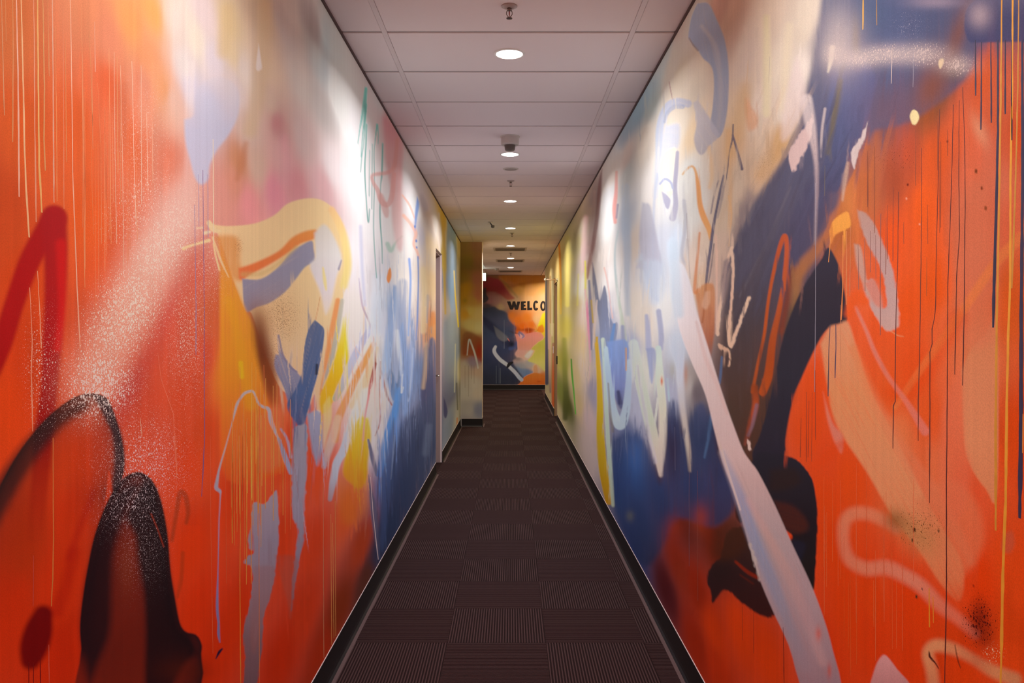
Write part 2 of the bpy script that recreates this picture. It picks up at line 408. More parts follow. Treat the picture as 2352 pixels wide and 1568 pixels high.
# black sprayed arches: hard outside, soft inside
P.poly([(-60,1230),(-20,1155),(0,1115),(32,1056),(70,1002),(118,950),(171,912),(214,903),(246,916),(264,955),(278,1005),(286,1060),(278,1105),(262,1134),(250,1080),(240,1160),(215,1300),(100,1400),(-60,1400)], '1e1818', a=.97, soft=2.5, rim=36, nrim=13)
P.poly([(214,905),(246,916),(264,955),(282,1005),(287,1060),(278,1110),(258,1138),(262,1060),(258,1000),(240,960)], '2a2226', a=.85, soft=6)
P.stroke([(-30,1200,26),(0,1140,27),(40,1075,25),(90,1008,22),(140,960,18),(190,932,14)], '221a1a', a=.8, soft=15)
arch2 = [(187,1489),(184,1435),(192,1362),(203,1297),(217,1232),(239,1170),(261,1127),(286,1096),(312,1084),(333,1089),(353,1109),(370,1152),(384,1225),(391,1308),(402,1377),(413,1431),(427,1451),(449,1457),(461,1474),(462,1500),(440,1590),(190,1620)]
P.poly(arch2, '4a1610', a=.75, soft=3)
P.poly(arch2, '140e12', a=1.0, soft=2.5, rim=40, nrim=20)
P.poly([(192,1500),(186,1440),(193,1362),(205,1297),(222,1232),(245,1170),(270,1130),(300,1110),(320,1120),(290,1180),(262,1260),(256,1340),(252,1450),(225,1520),(205,1568)], '120d12', a=.85, soft=14)
P.poly([(330,1100),(352,1115),(368,1160),(382,1230),(389,1310),(400,1380),(412,1440),(440,1465),(452,1500),(420,1530),(380,1600),(336,1600),(334,1450),(330,1360),(318,1290),(310,1230),(290,1180)], '110c10', a=.92, soft=11)
P.stroke([(347,1180,1.5),(362,1215,1.5),(376,1255,1.5)], '8c2c14', a=.7, soft=1.5)
P.blob(290,1300,18,60,'70301c',.45)
P.blob(420,1540,60,30,'40140a',.6)
P.stroke([(395,1240,4),(405,1180,5),(414,1132,6),(426,1140,6),(432,1175,5),(428,1200,4)], '7c2c12', a=.6, soft=4)
P.stroke([(420,1270,5),(416,1330,5),(408,1370,3)], '842c10', a=.5, soft=4)
P.stroke([(99,1412,22),(88,1450,32),(78,1485,32),(70,1515,22)], '560202', a=.95, soft=9)
P.stroke([(510,1490,2),(503,1498,3),(496,1512,1)], '1c1028', soft=1.5)
# violet and cream coats high up
P.poly([(423,275),(446,262),(452,205),(500,175),(545,200),(548,260),(525,310),(498,345),(482,380),(478,412),(462,424),(448,408),(436,365),(426,325)], ['d4c8d8','c8bed2','c6bcd0'], a=.95, soft=5, vfade=([150,230,300],[0,.6,1]))
P.stroke([(522,20,14),(520,70,16),(512,120,14)], 'e8c08c', a=.6, soft=12)
P.stroke([(608,10,14),(606,80,16),(600,150,20),(590,230,18),(575,300,16)], 'd8b088', a=.6, soft=12)
P.poly([(594,100),(600,140),(601,158),(588,158)], 'ecd4d0', soft=2, a=.8)
P.stroke([(565,330,6),(556,370,9),(545,410,6)], 'c87850', a=.55, soft=7)
P.stroke([(652,320,10),(658,370,12),(655,410,16)], 'e0949c', a=.5, soft=12)
P.blob(636,285,14,22,'cc7878',.5)
P.blob(748,110,14,70,'98a0a8',.5)
# the flag: cream arch
P.poly([(482,512),(500,517),(530,519),(585,513),(630,494),(660,468),(700,456),(735,458),(765,478),(785,510),(796,550),(802,600),(796,650),(784,700),(772,770),(750,860),(740,930),(730,950),(722,905),(700,960),(680,920),(640,885),(605,800),(578,720),(562,711),(538,650),(505,548)], ['efc290','eac08e','e6bc92','e2b08a'], soft=2)
P.poly([(489,540),(545,545),(552,600),(560,640),(535,640),(505,580)], 'd88a48', a=.85, soft=9, bris=.3)
P.poly([(548,616),(590,601),(640,576),(670,546),(700,531),(728,528),(722,548),(690,560),(660,582),(620,607),(580,628),(552,642)], ['e68a40','e2763a','e0683a'], soft=4)
P.poly([(556,640),(600,640),(640,612),(665,582),(692,563),(716,553),(720,570),(722,598),(700,614),(680,640),(655,670),(620,695),(590,705),(563,713)], ['94889c','8e8498','8a8094'], soft=2.5, bris=.12, ang=-.55)
P.stroke([(558,630,6),(600,628,6),(640,605,5),(680,568,4)], 'c8a064', a=.5, soft=5)
P.poly([(722,535),(745,515),(768,545),(785,595),(772,640),(760,700),(747,722),(735,670),(712,612),(724,590)], ['d8c4bc','dccccc','d8c4cc','dcc0b4'], a=.9, soft=5)
P.stroke([(742,615,2),(746,645,4),(749,665,2)], 'e8c878', soft=2, a=.8)
P.stroke([(762,482,8),(782,520,9),(794,560,9),(799,610,9),(790,655,9)], ['f2b880','f4cc84','f0cc80'], a=.85, soft=4)
P.stroke([(784,598,1.5),(778,618,2.5)], '8c7c94', soft=1.5, a=.8)
P.stroke([(776,690,6),(763,760,7),(748,850,6),(738,905,4)], 'd87c40', a=.85, soft=3)
P.stroke([(786,690,5),(775,760,6),(757,840,6),(744,890,5)], ['b4a494','a09484','948c8c'], a=.85, soft=3)
P.poly([(789,729),(796,780),(800,843),(782,889),(745,950),(734,915),(757,854),(777,790)], ['e8d070','f0c428','f2b41c','ecac28'], soft=4)
P.blob(795,800,5,40,'e8d41c',.6)
P.blob(600,740,22,45,'8c4824',.6,tilt=-.2); P.blob(600,795,22,70,'6a2c12',.8,tilt=-.25); P.blob(622,860,18,70,'7c3414',.75,tilt=-.15); P.blob(640,720,60,60,'b88050',.3)
P.poly([(505,548),(520,600),(560,700),(585,760),(600,860),(625,950),(645,1010),(650,1080),(520,1100),(508,900),(505,700)], ['dc8838','e09024','e08c20','d87024','c84c1c'], a=.9, soft=6, streak=.55, seed=4)
P.blob(598,775,16,50,'7c3c1c',.7,tilt=-.2); P.blob(603,820,15,60,'64280f',.8,tilt=-.2); P.blob(618,880,14,50,'74300f',.7,tilt=-.15)
P.stroke([(553,833,5),(556,865,5)], 'd8c414', soft=3, a=.9)
P.stroke([(525,690,9),(545,760,10),(560,850,12),(575,930,12)], 'f0a020', a=.55, soft=8)
P.poly([(590,960),(640,930),(655,1000),(650,1060),(600,1080)], 'd06a44', a=.55, soft=10, streak=.5, seed=9)
P.poly([(637,769),(642,800),(662,835),(684,856),(695,876),(684,925),(668,940),(652,892),(631,845),(633,815),(640,812)], ['8c84a0','7c7894','6a6c8c','5a6484'], a=.92, soft=3, bris=.35, ang=1.25)
P.poly([(723,734),(736,745),(745,757),(743,790),(736,830),(728,868),(718,902),(708,942),(693,987),(680,970),(664,948),(660,925),(676,898),(692,860),(698,800),(708,758)], ['545c7c','4c587c','44547c','3c4468'], soft=2, bris=.15, ang=1.8)
P.stroke([(640,770,2),(650,815,2.5),(668,842,2.5),(682,854,2)], '6c6484', soft=1.5, a=.8)
P.stroke([(728,838,3),(727,858,3)], '2a2c40', soft=2)
P.stroke([(735,682,1),(730,710,1),(725,734,1)], 'c07848', soft=1.2, a=.7)
P.poly([(672,985),(690,975),(706,985),(704,1080),(699,1180),(697,1240),(685,1300),(676,1360),(669,1402),(671,1330),(682,1250),(685,1215),(672,1180),(670,1100)], ['877d8a','827686','766878','684a50'], soft=2.5, rough=2)
P.poly([(635,1125),(639,1160),(640,1232),(632,1311),(617,1380),(607,1409),(603,1471),(597,1525),(588,1575),(560,1575),(563,1507),(559,1445),(574,1384),(580,1308),(561,1292),(570,1276),(583,1268),(570,1250),(577,1203),(579,1165),(586,1152),(606,1156)], ['8a7a86','7c6e7e','786672','684c52','584046'], soft=2, rough=2)
P.poly([(583,1300),(635,1305),(618,1380),(606,1409),(585,1500),(574,1450)], '7c4c48', a=.35, soft=6)
P.poly([(632,1275),(670,1275),(684,1290),(676,1340),(668,1420),(660,1380),(640,1310)], '8c4034', a=.5, soft=5)
# blue line scribble
P.stroke([(643,1012,3.5),(636,1000,2.5),(623,968,5),(617,940,4),(604,934,3),(593,925,2.5),(585,905,2),(578,898,2.5),(562,903,3),(550,918,2.5),(543,933,3),(532,975,1.1),(517,1030,1.4),(504,1075,2),(499,1102,3.5),(497,1120,4.5),(505,1128,3.5),(506,1140,1.2),(503,1200,1.1),(501,1300,1),(499,1390,3),(502,1430,2.5),(502,1455,3),(505,1475,1)], ['9c8c98','a4989c','9a9498','887c94','6c6890','605c84'], soft=1.5)
P.stroke([(640,1008,3),(655,1050,6),(668,1085,5)], '84809a', soft=2)
P.stroke([(645,985,2),(660,1010,3),(668,1050,3)], '9088a0', soft=2, a=.8)
# cream spatter of the flag
P.stroke([(421,571,4),(432,566,3),(452,560,2.5),(480,552,4)], 'eec894', soft=1.2)
P.stroke([(452,524,1.5),(466,523,2)], 'eec8a4', soft=1.2); P.stroke([(470,535,4),(482,532,3)], 'eccca8', soft=1.5)
P.stroke([(480,512,6),(492,528,6),(505,530,3)], 'efc898', soft=1.5)
P.stroke([(488,545,2),(497,570,2.5),(508,600,2.5),(525,636,1)], 'ecbc88', soft=1.2)
P.stroke([(490,560,1.5),(496,590,2),(504,620,2)], 'e8c08c', soft=1.2)
# strokes right of the flag
P.stroke([(856,748,7),(838,775,8),(821,807,9),(803,843,9),(785,885,9),(770,915,7)], ['b4a4b4','aca0b8','b0a4b4','a898a0','9c907c'], soft=2.5)
P.stroke([(858,790,6),(840,825,7),(820,865,8),(797,915,8),(778,960,9),(770,1010,7)], ['e09858','d8843c','dc8c58','dc8a54'], a=.95, soft=3)
P.stroke([(864,800,5),(850,850,8),(832,890,10),(812,930,10)], 'e4bc94', a=.8, soft=4)
P.stroke([(840,900,10),(822,940,12),(802,1000,12),(790,1040,9)], ['c4b4ac','b0a8a8','a49ca0'], a=.85, soft=4)
P.stroke([(776,960,8),(765,1000,10),(752,1040,9),(745,1070,6)], ['c8a088','b4988c','8c8490'], a=.8, soft=4)
P.poly([(705,950),(735,945),(742,1010),(735,1060),(727,1068),(715,1020)], ['8488a0','7c8098','787890'], a=.9, soft=4)
P.poly([(742,930),(758,910),(762,960),(752,1000),(742,1030)], ['c8a850','c0a078','b49888'], a=.85, soft=4)
P.poly([(846,960),(852,1000),(845,1060),(843,1096),(828,1122),(806,1110),(788,1082),(805,1005),(825,960)], ['e8c850','e8b428','e6a420','d08420'], soft=4, streak=.15)
P.poly([(803,1060),(843,1090),(852,1150),(830,1190),(790,1200),(770,1110)], 'b05a20', a=.5, soft=14, streak=.5)
P.stroke([(800,998,7),(788,1035,9),(773,1065,9),(765,1105,8),(758,1146,5)], ['a89ca4','a098a4','98909c','8c6c74'], soft=2.5)
P.stroke([(845,965,1.2),(838,1010,1.2),(830,1070,1.2)], 'a05c20', soft=1.5, a=.6)
P.stroke([(838,690,1.6),(835,760,1.4),(832,820,1.4),(818,800,1)], 'dca880', soft=1.5, a=.5, smooth=False)
P.stroke([(825,640,2),(832,700,2.5),(848,740,2),(858,780,2),(862,830,2.5)], ['c8b0c0','b898a4','a87870','9c5840'], soft=1.5, a=.85)
P.stroke([(862,835,4),(852,880,4),(845,920,2),(838,960,1.5),(834,1010,2.5)], ['8c4438','a85850','c87878','d89090','c88478'], soft=2)
P.stroke([(874,830,1.5),(872,900,1.5),(873,965,1.5),(862,1000,1)], '944834', soft=1.2, a=.85)
P.stroke([(876,850,1.2),(888,905,2.5),(900,930,1.5)], '8c4840', soft=1.2, a=.8)
P.stroke([(846,1010,3),(855,1050,5),(866,1090,4)], '5c5468', soft=2)
P.poly([(846,1090),(856,1130),(866,1170),(872,1260),(868,1275),(852,1180)], '4c4458', a=.9, soft=3)
# blue masses towards the door
P.stroke([(870,640,12),(866,700,14),(860,760,14)], 'd8d4e0', a=.55, soft=10)
P.stroke([(906,660,5),(900,720,9),(893,790,10),(884,850,7)], ['8894b8','8c98bc','9ca8c4'], a=.85, soft=5)
P.stroke([(925,650,10),(922,720,11),(925,800,10),(930,870,9)], ['a8a4b8','8c90b0','7480a4'], a=.8, soft=5)
P.poly([(915,770),(925,740),(932,790),(940,800),(948,730),(955,790),(950,850),(945,905),(930,960),(920,900)], ['8c98bc','7c88b0','6c789c'], a=.9, soft=3, streak=.25)
P.stroke([(912,760,4),(918,810,5),(922,860,3)], 'd8ccd0', a=.7, soft=3)
P.poly([(890,870),(897,845),(906,865),(912,880),(917,850),(918,890),(905,920),(897,905)], ['707890','5c6888','6478a0'], soft=2, a=.95)
P.stroke([(918,895,6),(905,950,8),(890,1000,9),(878,1060,8),(872,1090,6)], ['5878a8','5074a8','4c6c9c','405c90'], soft=3, bris=.25)
P.stroke([(925,890,2.5),(922,900,2),(924,860,1.5)], 'e0d0d0', soft=1.5, a=.7)
P.stroke([(948,800,2),(945,860,2),(938,920,2)], 'c4bccc', a=.45, soft=2)
P.poly([(975,800),(990,775),(1001,790),(1001,860),(985,960),(970,950),(967,880)], ['5c6080','4c4866','3c3654'], a=.92, soft=4, streak=.25)
P.poly([(930,960),(965,930),(1001,900),(1001,1062),(882,1276),(868,1268),(872,1190),(885,1110),(905,1020)], ['464a66','30344e','262c44','1e2236'], a=.88, soft=12, streak=.35, seed=3)
P.stroke([(985,980,8),(978,1040,8)], '5c6078', a=.5, soft=6); P.stroke([(906,1000,1.5),(902,1050,1.5),(898,1100,1)], '7c7c90', a=.6, soft=1.5)
P.poly([(884,1040),(905,960),(900,1070),(893,1160),(882,1260),(872,1250),(876,1150)], ['4c5478','3c4468','2c3450'], a=.7, soft=5, streak=.2)
for rg, n, sd in (((800,1001,560,1280),260,21),((640,850,690,1120),90,22),((500,720,960,1500),50,23)): P.feather(rg, n, sd)
P.feather((858,1001,640,1250), 240, 25, r=(.8,2.6), ln=(50,190), a=(.3,.7), slant=.06, var=.4); P.feather((640,850,760,1180), 90, 26, r=(.7,1.8), ln=(40,130), slant=.15, var=.3)
# sage lines, salmon scribble
G = '5c948c'
for q in ([(840,203,3),(832,265,3),(826,300,1.5),(822,330,1)],[(841,203,3),(838,260,2.5),(833,310,1.4),(829,360,1)],[(841,240,2.5),(836,320,1.2),(831,360,1.2),(828,395,1)],[(842,286,2),(840,340,1.8),(838,395,1.6),(842,470,1.2),(846,510,1.6),(849,480,1)],[(866,286,2.2),(862,320,1.2),(859,350,1),(860,420,1),(858,520,1),(862,600,1),(865,638,1)],[(867,286,1.5),(869,310,1),(868,330,.8)],[(879,330,1.8),(877,400,1.8),(874,430,1),(873,500,1.6),(877,560,1.2),(878,605,.8)],[(849,345,.8),(848,450,.8)],[(855,330,.9),(854,480,.9)]):
    P.stroke(q, G, soft=1.1, a=.85)
P.stroke([(890,560,5),(898,575,5),(910,555,2),(923,543,1.5)], '94b4a0', soft=3, a=.6)
P.poly([(880,268),(898,285),(925,330),(922,420),(926,560),(912,570),(900,500),(897,430),(886,370)], ['b87078','c88080','d89490','dca4a4'], a=.7, soft=6)
P.stroke([(912,320,4),(906,380,5),(890,396,4.5),(857,402,4),(857,418,4),(868,438,5),(876,462,6),(890,470,6),(900,450,6),(905,400,5)], 'd88880', soft=2, a=.65)
P.stroke([(875,450,6),(885,480,8),(888,495,5)], 'd89088', soft=3, a=.6)
P.stroke([(924,448,2),(940,470,2.5),(952,500,2)], 'e8a898', soft=1.5, a=.8)
P.stroke([(927,495,4),(942,512,3.5),(955,535,4),(950,560,3),(957,575,3),(962,592,2.5)], 'e8a490', soft=2, a=.8)
P.poly([(958,450),(963,470),(958,500),(953,530),(953,490)], '6c88c4', soft=2, a=.85)
P.dots([(953,520,2,'5c78b8'),(956,553,2,'5c78b8'),(957,568,1.6,'5c78b8')])
P.stroke([(960,590,2),(961,640,1.8),(959,720,2),(956,780,1)], '6880bc', soft=1.3, a=.85)
P.stroke([(940,595,3),(943,640,2.5),(941,700,2.5),(938,770,2)], ['7c94d0','8498cc','8c9cc4'], soft=1.6, a=.85)
P.stroke([(828,520,4),(832,620,4),(838,700,4)], 'bcb4d0', a=.6, soft=4)
P.poly([(892,620),(897,615),(899,635),(893,650),(888,640)], 'dc8048', soft=1.5)
P.stroke([(978,700,3),(982,680,3),(980,740,2)], '9488a0', a=.6, soft=2)
P.stroke([(972,760,6),(975,680,7),(972,620,7)], 'e8c49c', a=.7, soft=5)
P.stroke([(990,745,5),(994,720,5),(996,740,5)], 'd87c40', a=.7, soft=5)
P.stroke([(979,790,4),(976,850,4),(972,890,4)], 'd4a884', a=.5, soft=4)
# past the left door
P.stroke([(1016,470,3),(1019,560,4),(1021,640,3),(1023,720,2)], 'c4963c', soft=2, a=.85)
P.stroke([(1008,490,2),(1009,540,2.5),(1010,580,2.5)], 'ecccc0', soft=1.5, a=.8)
P.poly([(1026,495),(1046,530),(1049,600),(1046,700),(1040,740),(1032,690),(1026,620)], ['6c7898','7888b4','7c90bc','888cac'], soft=3, a=.85, streak=.3)
P.stroke([(1043,622,1.2),(1046,680,1.6),(1050,720,1.6),(1053,750,1.5)], ['e8c088','e8b850','dcb428'], soft=1.1)
P.poly([(1022,740),(1045,720),(1050,850),(1045,900),(1024,920),(1020,820)], ['8c8898','747488','544e64'], soft=4, a=.8, streak=.4)
P.poly([(1019,912),(1024,925),(1028,945),(1024,960),(1019,950)], '343050', soft=1.5, a=.9)
P.stroke([(1046,790,1.2),(1045,850,1.2),(1044,900,1)], 'b4a494', soft=1.2, a=.7)
P.stroke([(1049,880,1.5),(1051,940,1.5)], '4c4438', soft=1.2, a=.8); P.stroke([(1050,960,1.5),(1050,980,1.5)], 'a05828', soft=1.2, a=.8)
# spattered drops
for (u, v, ru, rv, d, t) in ((380,560,70,160,.85,.5),(290,720,80,150,.95,.5),(230,880,90,100,1.0,.4),(330,480,90,140,.5,.4),(330,330,90,200,.35,0),(330,1060,120,130,.55,0),(430,760,60,200,.5,0),(470,620,60,120,.45,0),(100,850,50,150,.45,0),(300,1150,90,100,.5,0),(330,1250,70,120,.35,0)):
    P.spray(u, v, ru, rv, 'f0c8b8', d*1.15, t)
P.spray(650,730,50,70,'7a4018',.7); P.spray(620,820,40,70,'7a3c14',.6); P.spray(548,565,14,30,'9c5020',.6)
MESHL = mural_mesh('wall_left', co, fc, P, MURAL, flip=True)
wall_left = struct(MESHL, 'corridor wall covered by an orange, cream and blue abstract mural')

# ------------------------------------------------------------------ the right wall and its mural
zonesR = [(np.linspace(Y_BACK, 1.2, 24), rows((0, H, .06))),
          (sta(WR, dd(WR, 1.2), dd(WR, 1.9), 2.0), ROWS_N),
          (sta(WR, dd(WR, 1.9), dd(WR, 3.5), 2.0), rows((0, H, .0032))),
          (sta(WR, dd(WR, 3.5), dd(WR, 8.85), 1.5), rows((0, H, .005))),
          (sta(WR, dd(WR, 8.85), dd(WR, D2A), 1.0), rows((0, H, .007))),
          (sta(WR, dd(WR, D2A), dd(WR, D2B), 1.0), rows((D2T, H, .01))),
          (sta(WR, dd(WR, D2B), dd(WR, Y_RE), 1.0), rows((0, H, .01)))]
co, fc, P = side_wall(1, WR, zonesR)
P.base([(1500,120,'b09c98'),(1545,150,'c4b0a8'),(1590,60,'c8b4b0'),(1560,60,'b09894'),(1680,60,'c09888'),(1650,20,'b08478'),(1720,120,'d8bcae'),(1760,60,'e4c8b4'),(1790,150,'f0d8c4'),(1850,60,'e8d0bc'),(1840,160,'f2dcd0'),
 (1700,250,'e0bc9c'),(1690,330,'dcb08c'),(1740,250,'ecd0c0'),(1760,330,'e8c8b0'),(1800,250,'ecd4c4'),(1790,330,'d8a878'),(1740,400,'dcb494'),(1560,180,'d4bcac'),(1600,200,'d0b8a8'),(1560,300,'ecd4c4'),(1590,310,'ecc8a8'),
 (1470,250,'7c8490'),(1440,290,'8c8890'),(1500,230,'9c9c9c'),(1530,120,'a49c9c'),(1480,330,'d4bcb0'),(1440,360,'c0a49c'),(1410,400,'c8b0a8'),(1400,450,'ecdcdc'),(1395,520,'f2e0dc'),(1385,600,'eed4cc'),(1400,640,'f0dcd8'),(1420,700,'ecd8d4'),
 (1440,400,'b4a8a4'),(1440,500,'b0a8b0'),(1460,560,'d0b4a8'),(1460,700,'dcc4b8'),(1480,740,'d8c0b4'),(1500,420,'ecd8d4'),(1530,380,'f4dccc'),(1540,450,'e8dcdc'),(1520,560,'ccc4d0'),(1500,620,'c4c0d0'),(1550,560,'d0d0e0'),(1560,680,'d4d4e4'),(1530,700,'d8cccc'),
 (1580,400,'e0d4d0'),(1600,480,'d8ccc8'),(1620,560,'d4b8a8'),(1590,600,'d8bcb0'),(1640,620,'c0a094'),(1660,500,'ccb09c'),(1690,430,'d0b4a0'),(1650,560,'ccac9c'),(1610,650,'cca890'),
 (1365,450,'8c7474'),(1350,500,'a4867c'),(1340,520,'a89480'),(1325,560,'b09870'),(1345,600,'c8a8a0'),(1355,570,'b48c88'),(1335,660,'d8c4b8'),(1305,600,'e4c480'),(1285,600,'d8b078'),(1290,680,'d4b060'),(1300,750,'d0b058'),(1320,700,'c8a878'),(1330,780,'cca880'),(1345,720,'d4b0a4'),
 (1295,830,'9a8840'),(1290,900,'6c6834'),(1305,930,'48441c'),(1320,860,'bc9c74'),(1330,930,'b0906c'),(1345,850,'c4a494'),(1350,960,'b09090'),(1355,1030,'a88c88'),(1284,960,'a08870'),(1365,900,'8c7c8c'),
 (1400,720,'b4a8b8'),(1390,800,'8890b0'),(1450,800,'a4a0b4'),(1480,850,'c4b8b0'),(1460,930,'9c94a4'),(1440,1000,'5c5c78'),(1430,1080,'2c3c60'),(1460,1100,'284068'),(1420,1130,'243454'),(1470,1200,'242c48'),(1460,1250,'20284c'),(1520,1150,'241c34'),
 (1550,1000,'2c2034'),(1545,900,'9c98ac'),(1560,800,'b8b8c8'),(1580,880,'a89c9c'),(1600,900,'5c5058'),(1610,1000,'222c44'),(1640,1000,'28304c'),(1660,1060,'3c2420'),(1590,1120,'2a1c2c'),(1570,1200,'541c14'),(1560,1300,'6c2010'),(1620,1180,'5c200e'),(1640,1250,'5c1c0c'),(1600,1350,'741c08'),(1530,1350,'3c1014'),
 (1700,1450,'a83008'),(1640,1450,'a02c08'),(1600,1480,'781c08'),(1760,1500,'a83008'),(1650,1540,'902408'),(1900,1500,'b03008'),(1950,1400,'b43408'),(2000,1450,'b03008'),(2100,1500,'b43208'),(2200,1520,'b03408'),(2320,1450,'b43a0c'),(2320,1300,'c04010'),
 (1680,850,'503834'),(1700,760,'4c3634'),(1690,950,'44342c'),(1720,1000,'5c2c14'),(1760,900,'5c3420'),(1790,850,'7c3c1c'),(1740,700,'4c3c40'),(1780,600,'50485a'),(1750,500,'5c5464'),(1710,560,'706068'),(1720,480,'907c7c'),
 (1880,100,'a89898'),(1870,220,'7c7078'),(1900,300,'54506c'),(1930,200,'62607c'),(1960,100,'545878'),(2050,60,'54587c'),(2120,50,'5c5c7c'),(2180,100,'7c5c58'),(2250,60,'5c5878'),(2300,40,'6c6478'),(2150,200,'6c4c40'),(2100,180,'5c4c5c'),(2050,200,'64546c'),(2040,280,'84504c'),(2000,330,'b06040'),(2130,250,'985020'),(2080,340,'c05030'),(2000,420,'bc6438'),(2050,400,'a84c30'),
 (1960,470,'cc7840'),(1940,540,'b06030'),(2150,350,'dc5820'),(2120,480,'e85c1c'),(2050,550,'e4541c'),(2200,300,'dc6034'),(2260,180,'d85c2c'),(2260,330,'d0684c'),(2300,250,'d46038'),(2335,300,'d45020'),(2240,420,'cc6848'),(2240,600,'cc6c4c'),(2320,450,'cc6040'),(2320,700,'c8541c'),
 (2150,650,'e85a18'),(2080,700,'e05418'),(2000,750,'e45824'),(1980,620,'d86038'),(2100,850,'d84e18'),(2200,750,'d4683c'),(2240,800,'c8744c'),(2140,950,'d45420'),(2040,900,'dc541c'),(2200,950,'cc6844'),(2060,1000,'c86c40'),(2150,1080,'c86840'),(2220,1150,'cc5430'),(2330,1000,'c8440f'),
 (1870,900,'e0501a'),(1850,980,'d84c18'),(1900,1050,'d0461a'),(1900,1150,'d04410'),(1950,1100,'c84410'),(1920,1250,'c83c08'),(2000,1380,'bc3808'),(2250,1330,'c83a08'),(2100,1400,'bc3608'),(2200,1220,'c84c24')], axes=wall_axes(WR))
P.feather((1960,2380,150,1560), 170, 38, r=(4,16), ln=(80,280), a=(.15,.45), slant=.1, var=.22)
# slate mass running down to the left
P.poly([(1890,-40),(2250,-40),(2232,60),(2240,110),(2235,150),(2200,200),(2120,262),(2060,290),(2010,300),(1995,330),(1990,290),(1960,350),(1940,400),(1925,470),(1905,505),(1885,590),(1860,700),(1830,800),(1795,900),(1765,1000),(1740,1060),(1700,1070),(1690,1000),(1668,900),(1660,800),(1665,680),(1690,560),(1715,500),(1760,420),(1800,360),(1830,300),(1850,230),(1868,130),(1880,60)],
       ['525878','545878','5c5a78','50506c','4c485c','483c42','4a342c','402c24'], a=.9, soft=9, streak=.25)
P.poly([(1905,160),(1960,120),(2010,170),(2000,260),(1970,360),(1935,430),(1905,440),(1890,400),(1900,260)], ['60608a','5c608a','505478','484868'], a=.85, soft=8, bris=.25, ang=1.75)
P.poly([(1700,560),(1760,430),(1850,330),(1905,330),(1880,420),(1830,480),(1780,560),(1720,640),(1690,660)], ['545470','544e64','4c4658'], a=.8, soft=14, bris=.2, ang=2.1)
P.stroke([(1815,430,3),(1790,490,3),(1760,560,3),(1700,680,3)], '786c78', a=.4, soft=3)
P.poly([(1850,430),(1900,400),(1905,470),(1880,540),(1830,610),(1790,640),(1800,540)], '484460', a=.7, soft=12)
P.blob(2040,250,70,60,'74505a',.5); P.blob(2140,200,40,70,'904c24',.7,tilt=.3); P.blob(2200,80,20,90,'8c5030',.6,tilt=.3); P.blob(2195,160,25,25,'5c4844',.7)
P.blob(2060,120,60,50,'5c6488',.5); P.blob(2000,30,40,50,'4c5a78',.6); P.blob(1925,70,30,60,'8c8490',.5); P.blob(1965,90,10,50,'84683c',.45); P.blob(2150,5,60,14,'9c8898',.8)
P.stroke([(1930,185,5),(1920,240,6),(1910,300,6),(1900,350,5)], '7c6838', a=.75, soft=5)
P.feather((1690,1930,280,700), 150, 36, r=(2,7), ln=(50,170), slant=.12, lean=-.42); P.feather((1880,2060,90,420), 60, 37, r=(2,6), ln=(40,120), slant=.1, lean=-.2)
P.poly([(2222,90),(2215,60),(2228,10),(2300,-20),(2380,-20),(2380,100),(2345,96),(2240,98),(2228,96)], ['6c6884','4c4c70','484a70'], a=.95, soft=3)
P.blob(2250,35,26,30,'b49ca4',.85)
P.poly([(1843,300),(1868,262),(1860,320),(1848,352),(1832,375),(1822,396),(1812,350)], 'dcb8b4', soft=2.5, rough=3)
P.poly([(1995,275),(1985,320),(1970,352),(1962,387),(1954,350),(1975,318)], 'd4bcb8', soft=2, rough=2)
P.stroke([(1948,375,4),(1941,410,5),(1935,460,2)], 'c8a08c', a=.8, soft=3, bris=.5)
P.stroke([(1852,230,14),(1862,290,12),(1872,350,6),(1876,420,3),(1872,560,1.5)], ['ecd4d0','e4c4c0','d0b0b0','b49c9c'], a=.7, soft=5, bris=.4)
P.stroke([(1895,250,3),(1888,300,3),(1885,360,2)], 'd8c0bc', a=.7, soft=2)
P.stroke([(1912,110,6),(1908,140,5),(1902,165,2)], 'ecd8c0', soft=3, a=.8)
# white blue-grey brush arcs near the ceiling
P.poly([(1601,8),(1627,8),(1645,42),(1664,90),(1673,150),(1673,220),(1668,270),(1660,303),(1648,316),(1632,292),(1637,245),(1640,200),(1638,165),(1630,147),(1615,134),(1602,114),(1585,94),(1581,82),(1588,40)], ['9494a8','9090a8','9494ac','9c98ac','a49cac'], soft=2, bris=.22, ang=1.35, a=1)
P.stroke([(1583,88,1.5),(1592,103,1.8),(1603,116,1.5)], '8c7c84', soft=1.2); P.stroke([(1612,60,4),(1640,100,5),(1652,150,5),(1655,230,5),(1650,290,4)], 'b0a4ac', a=.6, soft=4)
P.poly([(1592,236),(1603,232),(1620,255),(1634,278),(1652,310),(1632,332),(1614,355),(1602,348),(1594,320),(1600,280)], ['c0b0b4','bcb0bc','b4a8b4','a89ca8'], a=.85, soft=3, bris=.25, ang=1.0)
P.stroke([(1580,238,9),(1555,233,8),(1535,242,8),(1522,265,8),(1515,300,9),(1513,345,8),(1510,400,7),(1506,450,6)], ['b4acbc','b0acc0','bcb8c8','d0c8d0','d8ccd0'], soft=3, bris=.45, a=.9)
P.stroke([(1568,245,5),(1548,246,5),(1533,260,4),(1526,280,3)], '9c9cb4', soft=2, bris=.3, a=.7)
P.poly([(1528,290),(1560,285),(1560,330),(1550,345),(1535,345),(1524,360),(1520,330)], 'c4c0d4', a=.75, soft=6, bris=.2, ang=.1)
P.poly([(1537,342),(1552,340),(1551,370),(1547,415),(1542,440),(1530,425),(1520,420),(1513,400),(1517,372),(1525,352)], 'f8e4d4', soft=3)
P.stroke([(1556,350,4),(1553,390,5),(1550,430,5),(1552,470,6),(1545,500,8)], ['aca0b4','a498b0','b4a8bc'], soft=2, a=.9)
